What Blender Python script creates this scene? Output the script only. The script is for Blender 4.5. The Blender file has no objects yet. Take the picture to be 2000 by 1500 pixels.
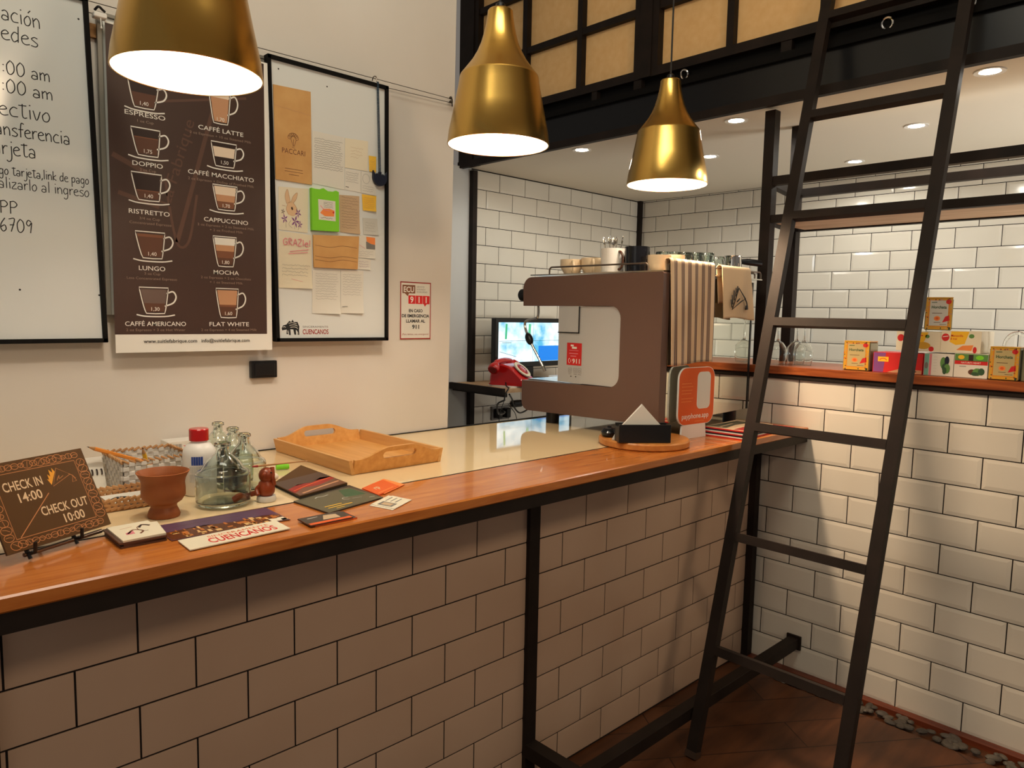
import bpy, math, random
from math import sin, cos, pi, radians, hypot, atan2
from mathutils import Vector, Matrix
sc = bpy.context.scene
COL = sc.collection
rnd = random.Random(7)

# ------------------------------------------------------------------ camera
cam = bpy.data.cameras.new('camera')
cam.sensor_fit = 'HORIZONTAL'; cam.sensor_width = 36.0; cam.lens = 1426.38 / 2000 * 36
cam.clip_start = 0.02
camo = bpy.data.objects.new('camera', cam); COL.objects.link(camo)
RT = Vector((0.72239596, -0.69120716, 0.01940973)); UP = Vector((0.05204357, 0.08233927, 0.99524455)); FW = RT.cross(UP) * -1
m = Matrix((RT, UP, -FW)).transposed().to_4x4(); m.translation = Vector((-0.2919, -1.3594, 1.3203))
camo.matrix_world = m
sc.camera = camo

# ------------------------------------------------------------------ light and exposure
vs = sc.view_settings
sc.display_settings.display_device = 'sRGB'
vs.view_transform = 'Standard'; vs.look = 'None'; vs.gamma = 1.0; vs.use_curve_mapping = False
vs.exposure = 0.0
try:
    sc.cycles.use_denoising = True
    sc.cycles.sample_clamp_indirect = 4.0
    sc.cycles.max_bounces = 10; sc.cycles.transmission_bounces = 10; sc.cycles.glossy_bounces = 6
    sc.cycles.blur_glossy = 0.5
except Exception:
    pass
BULB = 205.0        # radiance of the pendant bulbs
DOWN = 1.6         # watts of each recessed ceiling spot
WINDOW = 5.0       # watts of the daylight windows at the viewer's left
LAMP = 23.0         # watts of the room's own warm lamp under the high ceiling
FLOOR = 12.0        # watts of the warm lamp in the room behind the viewer
RECESS_FILL = 21.0      # watts of the added fill light for the recess
AMBIENT = 0.17

w = bpy.data.worlds.new('room_light'); sc.world = w
w.use_nodes = True
bg = w.node_tree.nodes['Background']
bg.inputs[0].default_value = (1.0, 0.88, 0.76, 1); bg.inputs[1].default_value = AMBIENT

def area(name, loc, target, sx, sy, watts, col):
    l = bpy.data.lights.new(name, 'AREA'); l.shape = 'RECTANGLE'; l.size = sx; l.size_y = sy
    l.energy = watts; l.color = col
    o = bpy.data.objects.new(name, l); COL.objects.link(o); o.location = loc
    o.rotation_euler = (Vector(target) - Vector(loc)).to_track_quat('-Z', 'Y').to_euler()
    return o
area('daylight_window', (-3.4, -1.5, 1.9), (2.0, -.6, 1.2), 1.8, 1.7, WINDOW, (1.0, 0.93, 0.84))
area('room_lamp', (.1, -.75, 3.2), (1.0, .55, 2.1), 1.3, .6, LAMP, (1.0, 0.96, 0.80))
area('room_lamp', (.5, -2.3, 2.35), (1.6, 0, .6), .28, .28, FLOOR, (1.0, 0.74, 0.50))
area('recess_fill', (3.1, -1.7, .95), (2.9, .9, 2.1), .8, .5, RECESS_FILL, (1.0, 0.97, 0.90))  # unseen fill, added low and aimed up to brighten recess ceiling and walls
for yy, ww in ((1.37, .14), (1.15, .15)):
    area('corridor_window', (-1.5, yy, 2.05), (3.8, yy - 1.5, 1.7), ww, .16, 1.0, (0.78, 0.89, 1.0))
area('corridor_window', (-1.5, .95, 1.9), (3.8, .6, 1.4), .12, .45, 1.5, (0.78, 0.89, 1.0))

# ------------------------------------------------------------------ materials
def lin(c):
    return tuple(((v / 255) / 12.92 if v / 255 <= 0.04045 else ((v / 255 + 0.055) / 1.055) ** 2.4) for v in c)
MATS = {}
def mat(name, rgb=(128, 128, 128), rough=0.5, metal=0.0, emit=0.0, trans=0.0, ior=1.45, coat=0.0, aniso=0.0, spec=0.5, alpha=1.0, sheen=0.0):
    if name in MATS: return MATS[name]
    m = bpy.data.materials.new(name); m.use_nodes = True
    b = m.node_tree.nodes['Principled BSDF']
    c = lin(rgb) + (1,)
    b.inputs['Base Color'].default_value = c
    b.inputs['Roughness'].default_value = rough; b.inputs['Metallic'].default_value = metal
    b.inputs['IOR'].default_value = ior; b.inputs['Transmission Weight'].default_value = trans
    b.inputs['Coat Weight'].default_value = coat; b.inputs['Coat Roughness'].default_value = 0.05
    b.inputs['Anisotropic'].default_value = aniso
    b.inputs['Specular IOR Level'].default_value = spec
    b.inputs['Alpha'].default_value = alpha
    b.inputs['Sheen Weight'].default_value = sheen
    if emit:
        b.inputs['Emission Color'].default_value = c; b.inputs['Emission Strength'].default_value = emit
    MATS[name] = m
    return m
def nodes(m): return m.node_tree.nodes, m.node_tree.links, m.node_tree.nodes['Principled BSDF']
def noisy(name, c1, c2, rough, scale=(1, 1, 1), detail=6, ns=4.0, bump=0.0, coat=0.0, r2=None, metal=0.0, lo=0.3, hi=0.7, dist=0.0, bscale=None):
    """two colours mixed by a stretched noise in object space"""
    m = mat(name, c1, rough, metal, coat=coat); N, L, b = nodes(m)
    tc = N.new('ShaderNodeTexCoord'); mp = N.new('ShaderNodeMapping'); mp.inputs['Scale'].default_value = scale
    nz = N.new('ShaderNodeTexNoise'); nz.inputs['Scale'].default_value = ns; nz.inputs['Detail'].default_value = detail
    nz.inputs['Distortion'].default_value = dist
    rp = N.new('ShaderNodeValToRGB'); e = rp.color_ramp.elements
    e[0].position = lo; e[1].position = hi; e[0].color = lin(c1) + (1,); e[1].color = lin(c2) + (1,)
    L.new(tc.outputs['Object'], mp.inputs['Vector']); L.new(mp.outputs['Vector'], nz.inputs['Vector'])
    L.new(nz.outputs['Fac'], rp.inputs['Fac']); L.new(rp.outputs['Color'], b.inputs['Base Color'])
    if bump:
        bp = N.new('ShaderNodeBump'); bp.inputs['Strength'].default_value = bump; bp.inputs['Distance'].default_value = 0.002
        src = nz
        if bscale:
            src = N.new('ShaderNodeTexNoise'); src.inputs['Scale'].default_value = bscale; src.inputs['Detail'].default_value = 4
            L.new(tc.outputs['Object'], src.inputs['Vector'])
        L.new(src.outputs['Fac'], bp.inputs['Height']); L.new(bp.outputs['Normal'], b.inputs['Normal'])
    if r2 is not None:
        mr = N.new('ShaderNodeMapRange'); mr.inputs['To Min'].default_value = rough; mr.inputs['To Max'].default_value = r2
        L.new(nz.outputs['Fac'], mr.inputs['Value']); L.new(mr.outputs['Result'], b.inputs['Roughness'])
    return m

noisy('plaster', (224, 217, 207), (218, 210, 199), 0.9, ns=3.0, bump=0.25, bscale=14)
noisy('plaster_blue', (215, 216, 214), (208, 209, 207), 0.85, ns=3.0, bump=0.2, bscale=14)
mat('ceiling_paint', (234, 224, 204), 0.85)
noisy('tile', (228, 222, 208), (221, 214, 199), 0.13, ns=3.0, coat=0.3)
noisy('tile_shaded', (210, 182, 158), (202, 173, 149), 0.22, ns=3.0)  # white counter tile with its dim warm light put into the colour
mat('grout', (30, 22, 18), 0.95)
noisy('wood_top', (208, 128, 58), (176, 96, 38), 0.22, scale=(1.2, 14, 14), ns=4.5, detail=8, bump=0.06, coat=0.35, dist=0.8)
noisy('wood_shelf', (176, 96, 48), (120, 54, 22), 0.35, scale=(10, 1.2, 12), ns=4, detail=8, bump=0.05, dist=0.8)
noisy('wood_raw', (210, 176, 138), (180, 142, 104), 0.6, scale=(10, 1.2, 10), ns=4, detail=8, dist=0.6)
noisy('batten_wood', (178, 132, 76), (142, 98, 52), 0.6, scale=(1.5, 12, 12), ns=5)
noisy('bamboo', (222, 164, 92), (204, 142, 70), 0.38, scale=(14, 1.0, 14), ns=5, detail=5)
noisy('bamboo_side', (222, 170, 104), (206, 150, 84), 0.4, scale=(1.0, 1.0, 14), ns=6, detail=5)
noisy('board_wood', (206, 138, 68), (180, 110, 46), 0.35, scale=(1.5, 16, 10), ns=4, detail=5)
noisy('trim_wood', (120, 56, 30), (84, 34, 18), 0.4, scale=(10, 1.5, 10), ns=4)
mat('white_glass', (236, 210, 164), 0.04, coat=0.2)
noisy('black_steel', (32, 26, 22), (42, 33, 28), 0.55, ns=12, bump=0.04)
MATS['black_steel'].node_tree.nodes['Principled BSDF'].inputs['Specular IOR Level'].default_value = .2
mat('black_steel_gloss', (16, 16, 18), 0.3)
mat('black_frame', (14, 12, 11), 0.7, spec=.15)
mat('brown_enamel', (104, 78, 67), 0.36)
mat('steel_plate', (206, 207, 206), 0.34, metal=0.35)
mat('steel', (200, 196, 188), 0.18, metal=1.0)
mat('chrome', (225, 222, 216), 0.06, metal=1.0)
mat('mirror_steel', (206, 208, 198), 0.03, metal=1.0)
mat('wire_steel', (120, 108, 98), 0.3, metal=0.9)
mat('thin_wire', (70, 62, 52), 0.5, metal=0.4)
mat('lamp_white', (250, 240, 220), 0.6)
mat('bulb', (255, 238, 218), 0.5, emit=BULB)
mat('spot_glow', (255, 240, 214), 0.5, emit=45.0)
mat('white_plastic', (236, 232, 224), 0.35)
mat('black_plastic', (17, 16, 16), 0.35)
mat('red_plastic', (196, 22, 22), 0.22, coat=0.4)
mat('black', (18, 16, 15), 0.5)
mat('ink', (20, 18, 18), 0.6)
mat('white', (240, 236, 226), 0.6)
mat('cream_paper', (232, 222, 196), 0.75)
mat('paper', (226, 222, 210), 0.75)
mat('paper_grey', (206, 204, 194), 0.75)
mat('paper_tan', (198, 170, 136), 0.8)
mat('sticky', (246, 196, 66), 0.75)
mat('lime', (126, 210, 38), 0.6)
noisy('kraft', (216, 170, 108), (200, 150, 90), 0.8, ns=14, bump=0.5)
noisy('whiteboard', (228, 230, 226), (223, 225, 221), 0.14, ns=2)
mat('alu', (132, 128, 118), 0.4, metal=0.3)
mat('menu_brown', (66, 46, 38), 0.4)
mat('menu_mark', (92, 64, 52), 0.45)
mat('menu_grey', (150, 128, 112), 0.5)
mat('coffee_dark', (44, 26, 20), 0.5)
mat('coffee', (92, 56, 38), 0.5)
mat('coffee_mid', (124, 78, 52), 0.5)
mat('coffee_tan', (196, 146, 108), 0.5)
mat('coffee_milk', (234, 214, 190), 0.5)
mat('coffee_grey', (104, 84, 76), 0.5)
mat('red', (206, 36, 34), 0.5)
mat('dark_red', (150, 34, 26), 0.5)
mat('orange', (226, 96, 36), 0.5)
mat('orange_light', (240, 140, 70), 0.5)
mat('yellow', (246, 190, 40), 0.5)
mat('green', (92, 140, 70), 0.5)
mat('dark_green', (50, 84, 54), 0.5)
mat('purple', (128, 70, 132), 0.5)
mat('pink', (222, 130, 140), 0.5)
mat('teal', (120, 178, 160), 0.5)
mat('skin_line', (176, 130, 96), 0.6)
mat('ear_fill', (222, 186, 146), 0.7)
mat('blue', (40, 70, 150), 0.5)
mat('grey', (120, 116, 110), 0.5)
mat('navy', (26, 32, 52), 0.35)
mat('chain_blue', (70, 92, 110), 0.35, metal=0.5)
noisy('terracotta', (162, 92, 42), (140, 72, 30), 0.5, ns=8)
noisy('monkey_brown', (150, 66, 26), (120, 46, 18), 0.35, ns=20)
mat('glass', (242, 250, 246), 0.0, trans=1.0, ior=1.45)
mat('clear_glass', (250, 252, 250), 0.0, trans=1.0, ior=1.45)
mat('pane', (206, 146, 86), 0.7)
noisy('plywood', (244, 200, 138), (238, 190, 126), 0.75, ns=30, detail=2)
noisy('floor_wood', (104, 62, 34), (76, 42, 22), 0.42, scale=(1.5, 10, 1), ns=3, detail=6)
noisy('stone', (92, 84, 74), (58, 52, 46), 0.55, ns=20)
mat('weave_white', (214, 210, 202), 0.6)
noisy('wicker', (196, 150, 100), (168, 118, 70), 0.7, ns=20)
mat('pencil', (226, 140, 52), 0.5)
mat('cream_ceramic', (236, 212, 176), 0.25)
mat('white_ceramic', (238, 232, 222), 0.2)
mat('brown_ceramic', (74, 40, 24), 0.25)
mat('black_ceramic', (14, 15, 20), 0.12)
mat('sign_brown', (80, 52, 18), 0.5, spec=.25)
mat('sign_copper', (198, 128, 74), 0.4)
mat('sign_cream', (226, 196, 156), 0.4)
mat('flame', (232, 158, 40), 0.4)
mat('sky_purple', (92, 66, 92), 0.3)
mat('city_orange', (196, 116, 48), 0.3)
mat('city_light', (232, 186, 120), 0.3)
mat('city_dark', (96, 52, 28), 0.3)
mat('cover_green', (78, 76, 52), 0.3)
mat('cover_dark', (52, 44, 38), 0.35)
mat('tin_cream', (190, 172, 120), 0.35)
mat('tin_gold', (214, 160, 52), 0.3)
mat('tin_side', (150, 146, 112), 0.3, metal=0.5)
mat('leaf_line', (150, 140, 110), 0.6)
mat('towel_cream', (212, 180, 138), 0.95, sheen=0.3)
mat('towel_brown', (88, 52, 42), 0.95, sheen=0.3)

def screen_mat():
    m = mat('screen', (20, 40, 50), 0.1); N, L, b = nodes(m)
    tc = N.new('ShaderNodeTexCoord'); v = N.new('ShaderNodeTexNoise'); v.inputs['Scale'].default_value = 9.0; v.inputs['Detail'].default_value = 3
    rp = N.new('ShaderNodeValToRGB'); e = rp.color_ramp.elements
    e[0].position = .34; e[0].color = lin((80, 165, 200)) + (1,); e[1].position = .6; e[1].color = lin((232, 250, 252)) + (1,)
    L.new(tc.outputs['Object'], v.inputs['Vector']); L.new(v.outputs['Fac'], rp.inputs['Fac'])
    L.new(rp.outputs['Color'], b.inputs['Emission Color']); b.inputs['Emission Strength'].default_value = 1.5
screen_mat()
mat('screen_blue', (24, 110, 200), 0.2, emit=1.0)
mat('screen_green', (70, 190, 140), 0.2, emit=0.5)
mat('screen_line', (30, 70, 90), 0.2, emit=0.5)
def brass_mat():
    m = mat('brass', (204, 164, 86), 0.22, metal=1.0, aniso=0.8); N, L, b = nodes(m)
    tc = N.new('ShaderNodeTexCoord'); mp = N.new('ShaderNodeMapping'); mp.inputs['Scale'].default_value = (1.5, 1.5, 420)
    nz = N.new('ShaderNodeTexNoise'); nz.inputs['Scale'].default_value = 3; nz.inputs['Detail'].default_value = 3
    mr = N.new('ShaderNodeMapRange'); mr.inputs['To Min'].default_value = 0.19; mr.inputs['To Max'].default_value = 0.26
    L.new(tc.outputs['Object'], mp.inputs['Vector']); L.new(mp.outputs['Vector'], nz.inputs['Vector'])
    L.new(nz.outputs['Fac'], mr.inputs['Value']); L.new(mr.outputs['Result'], b.inputs['Roughness'])
    tg = N.new('ShaderNodeTangent'); tg.direction_type = 'RADIAL'; tg.axis = 'Z'; L.new(tg.outputs['Tangent'], b.inputs['Tangent'])
brass_mat()
def towel_mat():
    """stripes follow the cloth's own U coordinate (stored as a UV map)"""
    m = mat('towel_stripe', (228, 204, 170), 0.95, sheen=0.3); N, L, b = nodes(m)
    uv = N.new('ShaderNodeUVMap'); uv.uv_map = 'UVMap'
    sx = N.new('ShaderNodeSeparateXYZ'); L.new(uv.outputs['UV'], sx.inputs[0])
    mu = N.new('ShaderNodeMath'); mu.operation = 'MULTIPLY'; mu.inputs[1].default_value = 6.6; L.new(sx.outputs['X'], mu.inputs[0])
    fr = N.new('ShaderNodeMath'); fr.operation = 'FRACT'; L.new(mu.outputs[0], fr.inputs[0])
    rp = N.new('ShaderNodeValToRGB'); rp.color_ramp.interpolation = 'CONSTANT'; e = rp.color_ramp.elements
    cr = lin((226, 192, 150)) + (1,); br = lin((84, 48, 40)) + (1,)
    e[0].position = 0; e[0].color = cr; e[1].position = .5; e[1].color = br
    for p, c in ((.62, cr), (.66, br), (.78, cr), (.82, br), (.94, cr)):
        x = e.new(p); x.color = c
    L.new(fr.outputs[0], rp.inputs['Fac']); L.new(rp.outputs['Color'], b.inputs['Base Color'])
towel_mat()
def floor_mat():
    m = MATS['floor_wood']; N, L, b = nodes(m)
    tc = N.new('ShaderNodeTexCoord'); mp = N.new('ShaderNodeMapping'); mp.inputs['Rotation'].default_value = (0, 0, radians(35))
    br = N.new('ShaderNodeTexBrick'); br.inputs['Scale'].default_value = 1.0; br.inputs['Brick Width'].default_value = 0.9; br.inputs['Row Height'].default_value = 0.14
    br.inputs['Mortar Size'].default_value = 0.002; br.inputs['Color1'].default_value = (1, 1, 1, 1); br.inputs['Color2'].default_value = (.7, .66, .6, 1); br.inputs['Mortar'].default_value = (.2, .15, .1, 1)
    mx = N.new('ShaderNodeMix'); mx.data_type = 'RGBA'; mx.blend_type = 'MULTIPLY'; mx.inputs[0].default_value = 1
    old = b.inputs['Base Color'].links[0].from_socket
    L.new(tc.outputs['Object'], mp.inputs['Vector']); L.new(mp.outputs['Vector'], br.inputs['Vector'])
    L.new(old, mx.inputs[6]); L.new(br.outputs['Color'], mx.inputs[7]); L.new(mx.outputs[2], b.inputs['Base Color'])
floor_mat()

# ------------------------------------------------------------------ mesh helpers
def catmull(pts, n=6, closed=False):
    P = [Vector(p) for p in pts]; out = []
    k = len(P)
    rng = range(k) if closed else range(k - 1)
    for i in rng:
        p0 = P[(i - 1) % k] if closed or i > 0 else P[i] * 2 - P[i + 1]
        p1 = P[i]; p2 = P[(i + 1) % k]
        p3 = P[(i + 2) % k] if closed or i + 2 < k else P[i + 1] * 2 - P[i]
        for j in range(n):
            t = j / n
            out.append(0.5 * ((2 * p1) + (-p0 + p2) * t + (2 * p0 - 5 * p1 + 4 * p2 - p3) * t * t + (-p0 + 3 * p1 - 3 * p2 + p3) * t ** 3))
    if not closed: out.append(P[-1])
    return out

class MB:
    def __init__(s): s.v = []; s.f = []; s.m = []; s.names = []
    def mi(s, name):
        if name not in s.names: s.names.append(name)
        return s.names.index(name)
    def add(s, vs, fs, mname, flip=False):
        o = len(s.v); k = s.mi(mname)
        s.v += [tuple(v) for v in vs]
        for f in fs:
            f = [i + o for i in f]
            s.f.append(f[::-1] if flip else f); s.m.append(k)
    def box(s, x0, x1, y0, y1, z0, z1, mname, M=None, bev=0.0):
        if bev > 0:
            b = min(bev, abs(x1 - x0) * .49, abs(y1 - y0) * .49, abs(z1 - z0) * .49)
            vs = []; idx = {}
            for i, X in enumerate(((x0, x0 + b), (x1, x1 - b))):
                for j, Y in enumerate(((y0, y0 + b), (y1, y1 - b))):
                    for k, Z in enumerate(((z0, z0 + b), (z1, z1 - b))):
                        for a, p in enumerate(((X[0], Y[1], Z[1]), (X[1], Y[0], Z[1]), (X[1], Y[1], Z[0]))):
                            idx[i, j, k, a] = len(vs); vs.append(p)
            fs = []
            for i in (0, 1): fs.append([idx[i, 0, 0, 0], idx[i, 1, 0, 0], idx[i, 1, 1, 0], idx[i, 0, 1, 0]][::1 if i else -1])
            for j in (0, 1): fs.append([idx[0, j, 0, 1], idx[0, j, 1, 1], idx[1, j, 1, 1], idx[1, j, 0, 1]][::1 if j else -1])
            for k in (0, 1): fs.append([idx[0, 0, k, 2], idx[1, 0, k, 2], idx[1, 1, k, 2], idx[0, 1, k, 2]][::1 if k else -1])
            def q(a, b_, c, d):
                n = (Vector(vs[b_]) - Vector(vs[a])).cross(Vector(vs[c]) - Vector(vs[a])); ctr = sum((Vector(vs[t]) for t in (a, b_, c, d)), Vector()) / 4
                o = ctr - Vector(((x0 + x1) / 2, (y0 + y1) / 2, (z0 + z1) / 2))
                fs.append([a, b_, c, d] if n.dot(o) > 0 else [d, c, b_, a])
            for i in (0, 1):
                for j in (0, 1): q(idx[i, j, 0, 0], idx[i, j, 0, 1], idx[i, j, 1, 1], idx[i, j, 1, 0])
                for k in (0, 1): q(idx[i, 0, k, 0], idx[i, 0, k, 2], idx[i, 1, k, 2], idx[i, 1, k, 0])
            for j in (0, 1):
                for k in (0, 1): q(idx[0, j, k, 1], idx[0, j, k, 2], idx[1, j, k, 2], idx[1, j, k, 1])
            for i in (0, 1):
                for j in (0, 1):
                    for k in (0, 1):
                        t = [idx[i, j, k, a] for a in range(3)]
                        fs.append(t if (i + j + k) % 2 else t[::-1])
        else:
            vs = [(x, y, z) for x in (x0, x1) for y in (y0, y1) for z in (z0, z1)]
            fs = [(0, 1, 3, 2), (4, 6, 7, 5), (0, 4, 5, 1), (2, 3, 7, 6), (0, 2, 6, 4), (1, 5, 7, 3)]
        if M: vs = [M @ Vector(v) for v in vs]
        s.add(vs, fs, mname)
    def tube(s, path, r, mname, n=8, closed=False, caps=True, taper=None):
        P = [Vector(p) for p in path]; k = len(P); vs = []; fs = []
        prev = None
        for i, p in enumerate(P):
            a = P[(i - 1) % k] if (closed or i > 0) else p
            b = P[(i + 1) % k] if (closed or i < k - 1) else p
            t = (b - a).normalized()
            if prev is None:
                ref = Vector((0, 0, 1)) if abs(t.z) < .9 else Vector((1, 0, 0))
                u = t.cross(ref).normalized()
            else:
                u = (prev - t * prev.dot(t)).normalized()
            prev = u; w_ = t.cross(u)
            rr = (r[i] if isinstance(r, (list, tuple)) else r)
            for j in range(n):
                a_ = 2 * pi * (j + .5) / n
                vs.append(p + (u * cos(a_) + w_ * sin(a_)) * rr)
        for i in range(k if closed else k - 1):
            for j in range(n):
                a_, b_ = i * n + j, i * n + (j + 1) % n
                c_, d_ = ((i + 1) % k) * n + (j + 1) % n, ((i + 1) % k) * n + j
                fs.append((a_, b_, c_, d_))
        if caps and not closed:
            fs.append(tuple(range(n))[::-1]); fs.append(tuple(range((k - 1) * n, k * n)))
        s.add(vs, fs, mname)
    def bar(s, a, b, wx, wy, mname, up=(0, 0, 1)):
        """square bar from a to b; wx across (perpendicular to up), wy along up"""
        a = Vector(a); b = Vector(b); t = (b - a).normalized(); up = Vector(up)
        if abs(t.dot(up)) > .98: up = Vector((0, 1, 0))
        x = t.cross(up).normalized(); y = x.cross(t)
        vs = [p + x * (i * wx / 2) + y * (j * wy / 2) for p in (a, b) for i, j in ((-1, -1), (1, -1), (1, 1), (-1, 1))]
        s.add(vs, [(0, 1, 2, 3)[::-1], (4, 5, 6, 7), (0, 1, 5, 4), (1, 2, 6, 5), (2, 3, 7, 6), (3, 0, 4, 7)], mname)
    def lathe(s, prof, mname, n=40, c=(0, 0, 0), M=None, closed=False):
        vs = []; fs = []; k = len(prof); rings = []
        for r, z in prof:
            if r < 1e-6: rings.append([len(vs)]); vs.append((c[0], c[1], c[2] + z))
            else:
                rings.append(list(range(len(vs), len(vs) + n)))
                for j in range(n): vs.append((c[0] + r * cos(2 * pi * j / n), c[1] + r * sin(2 * pi * j / n), c[2] + z))
        seq = list(range(k - 1)) + ([k - 1] if closed else [])
        for i in seq:
            A, B = rings[i], rings[(i + 1) % k]
            for j in range(n):
                j2 = (j + 1) % n
                if len(A) == 1 and len(B) == 1: continue
                if len(A) == 1: fs.append((A[0], B[j2], B[j]))
                elif len(B) == 1: fs.append((A[j], A[j2], B[0]))
                else: fs.append((A[j], A[j2], B[j2], B[j]))
        if M: vs = [M @ Vector(v) for v in vs]
        s.add(vs, fs, mname)
    def sphere(s, c, r, mname, n=16, sc3=(1, 1, 1), M=None):
        k = max(6, n // 2)
        prof = [(sin(pi * i / k), -cos(pi * i / k)) for i in range(k + 1)]
        T = Matrix.Translation(Vector(c)) @ (M or Matrix()) @ Matrix.Diagonal((r * sc3[0], r * sc3[1], r * sc3[2], 1))
        s.lathe(prof, mname, n, M=T)
    def prism(s, poly, d0, d1, mname, axis='z', M=None):
        """polygon (ccw) extruded along an axis; poly coords: z->(x,y), x->(y,z), y->(x,z)"""
        k = len(poly)
        def p3(a, b, d): return {'z': (a, b, d), 'x': (d, a, b), 'y': (a, d, b)}[axis]
        vs = [p3(a, b, d0) for a, b in poly] + [p3(a, b, d1) for a, b in poly]
        fs = [tuple(range(k))[::-1], tuple(range(k, 2 * k))] + [(i, (i + 1) % k, k + (i + 1) % k, k + i) for i in range(k)]
        if axis == 'y': fs = [f[::-1] for f in fs]
        if M: vs = [M @ Vector(v) for v in vs]
        s.add(vs, fs, mname)
    def build(s, name, parent=None, sharp=35, loc=None):
        me = bpy.data.meshes.new(name)
        off = Vector(loc) if loc is not None else Vector((0, 0, 0))
        me.from_pydata([tuple(Vector(v) - off) for v in s.v], [], s.f)
        for nme in s.names: me.materials.append(MATS[nme])
        me.polygons.foreach_set('material_index', s.m)
        me.polygons.foreach_set('use_smooth', [True] * len(s.f))
        me.update()
        try: me.set_sharp_from_angle(angle=radians(sharp))
        except Exception: pass
        o = bpy.data.objects.new(name, me); COL.objects.link(o)
        if parent is not None:
            o.parent = parent
            o.location = off - WL[parent.name] if loc is not None else -WL[parent.name]
            WL[o.name] = off if loc is not None else Vector((0, 0, 0))
        else:
            o.location = off; WL[o.name] = off
        return o
WL = {}
def tag(o, label, cat, group=None, kind=None):
    o['label'] = label; o['category'] = cat
    if group: o['group'] = group
    if kind: o['kind'] = kind
    return o
def thing(name, label, cat, loc=(0, 0, 0), group=None):
    o = bpy.data.objects.new(name, None); COL.objects.link(o); o.location = loc; o.empty_display_size = .05
    WL[o.name] = Vector(loc)
    return tag(o, label, cat, group)
def struct(mb, name, label=None, cat=None, parent=None, sharp=35):
    o = mb.build(name, parent, sharp)
    if parent is None: tag(o, label, cat, kind='structure')
    return o

# ------------------------------------------------------------------ flat print helper
_TXT = {}
def text_geo(s_, bold=0.0, space=1.0):
    key = (s_, bold, space)
    if key in _TXT: return _TXT[key]
    cu = bpy.data.curves.new('t', 'FONT'); cu.body = s_; cu.size = 1; cu.offset = bold; cu.resolution_u = 3; cu.space_character = space
    ob = bpy.data.objects.new('t', cu); COL.objects.link(ob)
    dg = bpy.context.evaluated_depsgraph_get(); dg.update()
    me = ob.evaluated_get(dg).to_mesh()
    v = [(p.co.x, p.co.y) for p in me.vertices]; f = [tuple(p.vertices) for p in me.polygons]
    ob.evaluated_get(dg).to_mesh_clear(); bpy.data.objects.remove(ob); bpy.data.curves.remove(cu)
    if v:
        x0 = min(p[0] for p in v); x1 = max(p[0] for p in v); v = [(p[0] - x0, p[1]) for p in v]; wd = x1 - x0
    else: wd = 0
    _TXT[key] = (v, f, wd); return _TXT[key]

class Cv:
    """prints flat shapes on a plane: origin o, unit axes u, v; each layer a hair further out"""
    def __init__(s, mb, o, u, v, eps=0.00012):
        s.mb = mb; s.o = Vector(o); s.u = Vector(u); s.v = Vector(v); s.n = s.u.cross(s.v).normalized(); s.d = eps; s.eps = eps
    def p(s, a, b): return s.o + s.u * a + s.v * b + s.n * s.d
    def up(s): s.d += s.eps
    def poly(s, pts, m):
        s.mb.add([s.p(*q) for q in pts], [tuple(range(len(pts)))], m)
    def fpoly(s, pts, m):
        a = sum(pts[i][0] * pts[(i + 1) % len(pts)][1] - pts[(i + 1) % len(pts)][0] * pts[i][1] for i in range(len(pts)))
        s.poly(pts if a > 0 else pts[::-1], m)
    def rect(s, x0, y0, x1, y1, m): s.poly([(x0, y0), (x1, y0), (x1, y1), (x0, y1)], m)
    def ell(s, x, y, rx, ry, m, n=20): s.poly([(x + rx * cos(2 * pi * i / n), y + ry * sin(2 * pi * i / n)) for i in range(n)], m)
    def ring(s, x, y, rx, ry, wd, m, n=20, a0=0, a1=2 * pi):
        s.line([(x + rx * cos(a0 + (a1 - a0) * i / n), y + ry * sin(a0 + (a1 - a0) * i / n)) for i in range(n + 1)], wd, m)
    def line(s, pts, wd, m, smooth=0):
        if smooth: pts = [(q.x, q.y) for q in catmull([(a, b, 0) for a, b in pts], smooth)]
        L = []; R = []
        k = len(pts); closed = k > 3 and hypot(pts[0][0] - pts[-1][0], pts[0][1] - pts[-1][1]) < 1e-9
        for i, (x, y) in enumerate(pts):
            a = pts[i - 1] if i > 0 else (pts[-2] if closed else pts[i]); b = pts[i + 1] if i < k - 1 else (pts[1] if closed else pts[i])
            dx, dy = b[0] - a[0], b[1] - a[1]; l = hypot(dx, dy) or 1
            L.append((x - dy / l * wd / 2, y + dx / l * wd / 2)); R.append((x + dy / l * wd / 2, y - dx / l * wd / 2))
        vs = [s.p(*q) for q in L + R]
        s.mb.add(vs, [(i, k + i, k + i + 1, i + 1) for i in range(k - 1)], m)
    def text(s, t, x, y, h, m, align='c', bold=0.0, width=None, space=1.0, rot=0.0):
        """h = cap height"""
        v, f, wd = text_geo(t, bold, space); k = h / 0.70; kx = k
        if width and wd > 0: kx = width / wd
        ox = {'c': -wd * kx / 2, 'l': 0, 'r': -wd * kx}[align]
        c_, s_ = cos(rot), sin(rot)
        vs = []
        for a, b in v:
            X, Y = a * kx + ox, b * k
            vs.append(s.p(x + X * c_ - Y * s_, y + X * s_ + Y * c_))
        s.mb.add(vs, f, m)
    def scribble(s, x0, y0, x1, y1, lines, m, wd=.0006, seed=1):
        r = random.Random(seed); dy = (y1 - y0) / lines
        for i in range(lines):
            yy = y1 - dy * (i + .6); x = x0; end = x0 + (x1 - x0) * r.choice((1, .97, .93, .9, .6 if i % 4 == 3 else .95)); pts = []
            while x < end:
                pts.append((x, yy + r.uniform(-.28, .28) * dy)); x += r.uniform(.0016, .0035)
            if len(pts) > 1: s.line(pts, wd, m)

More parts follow.
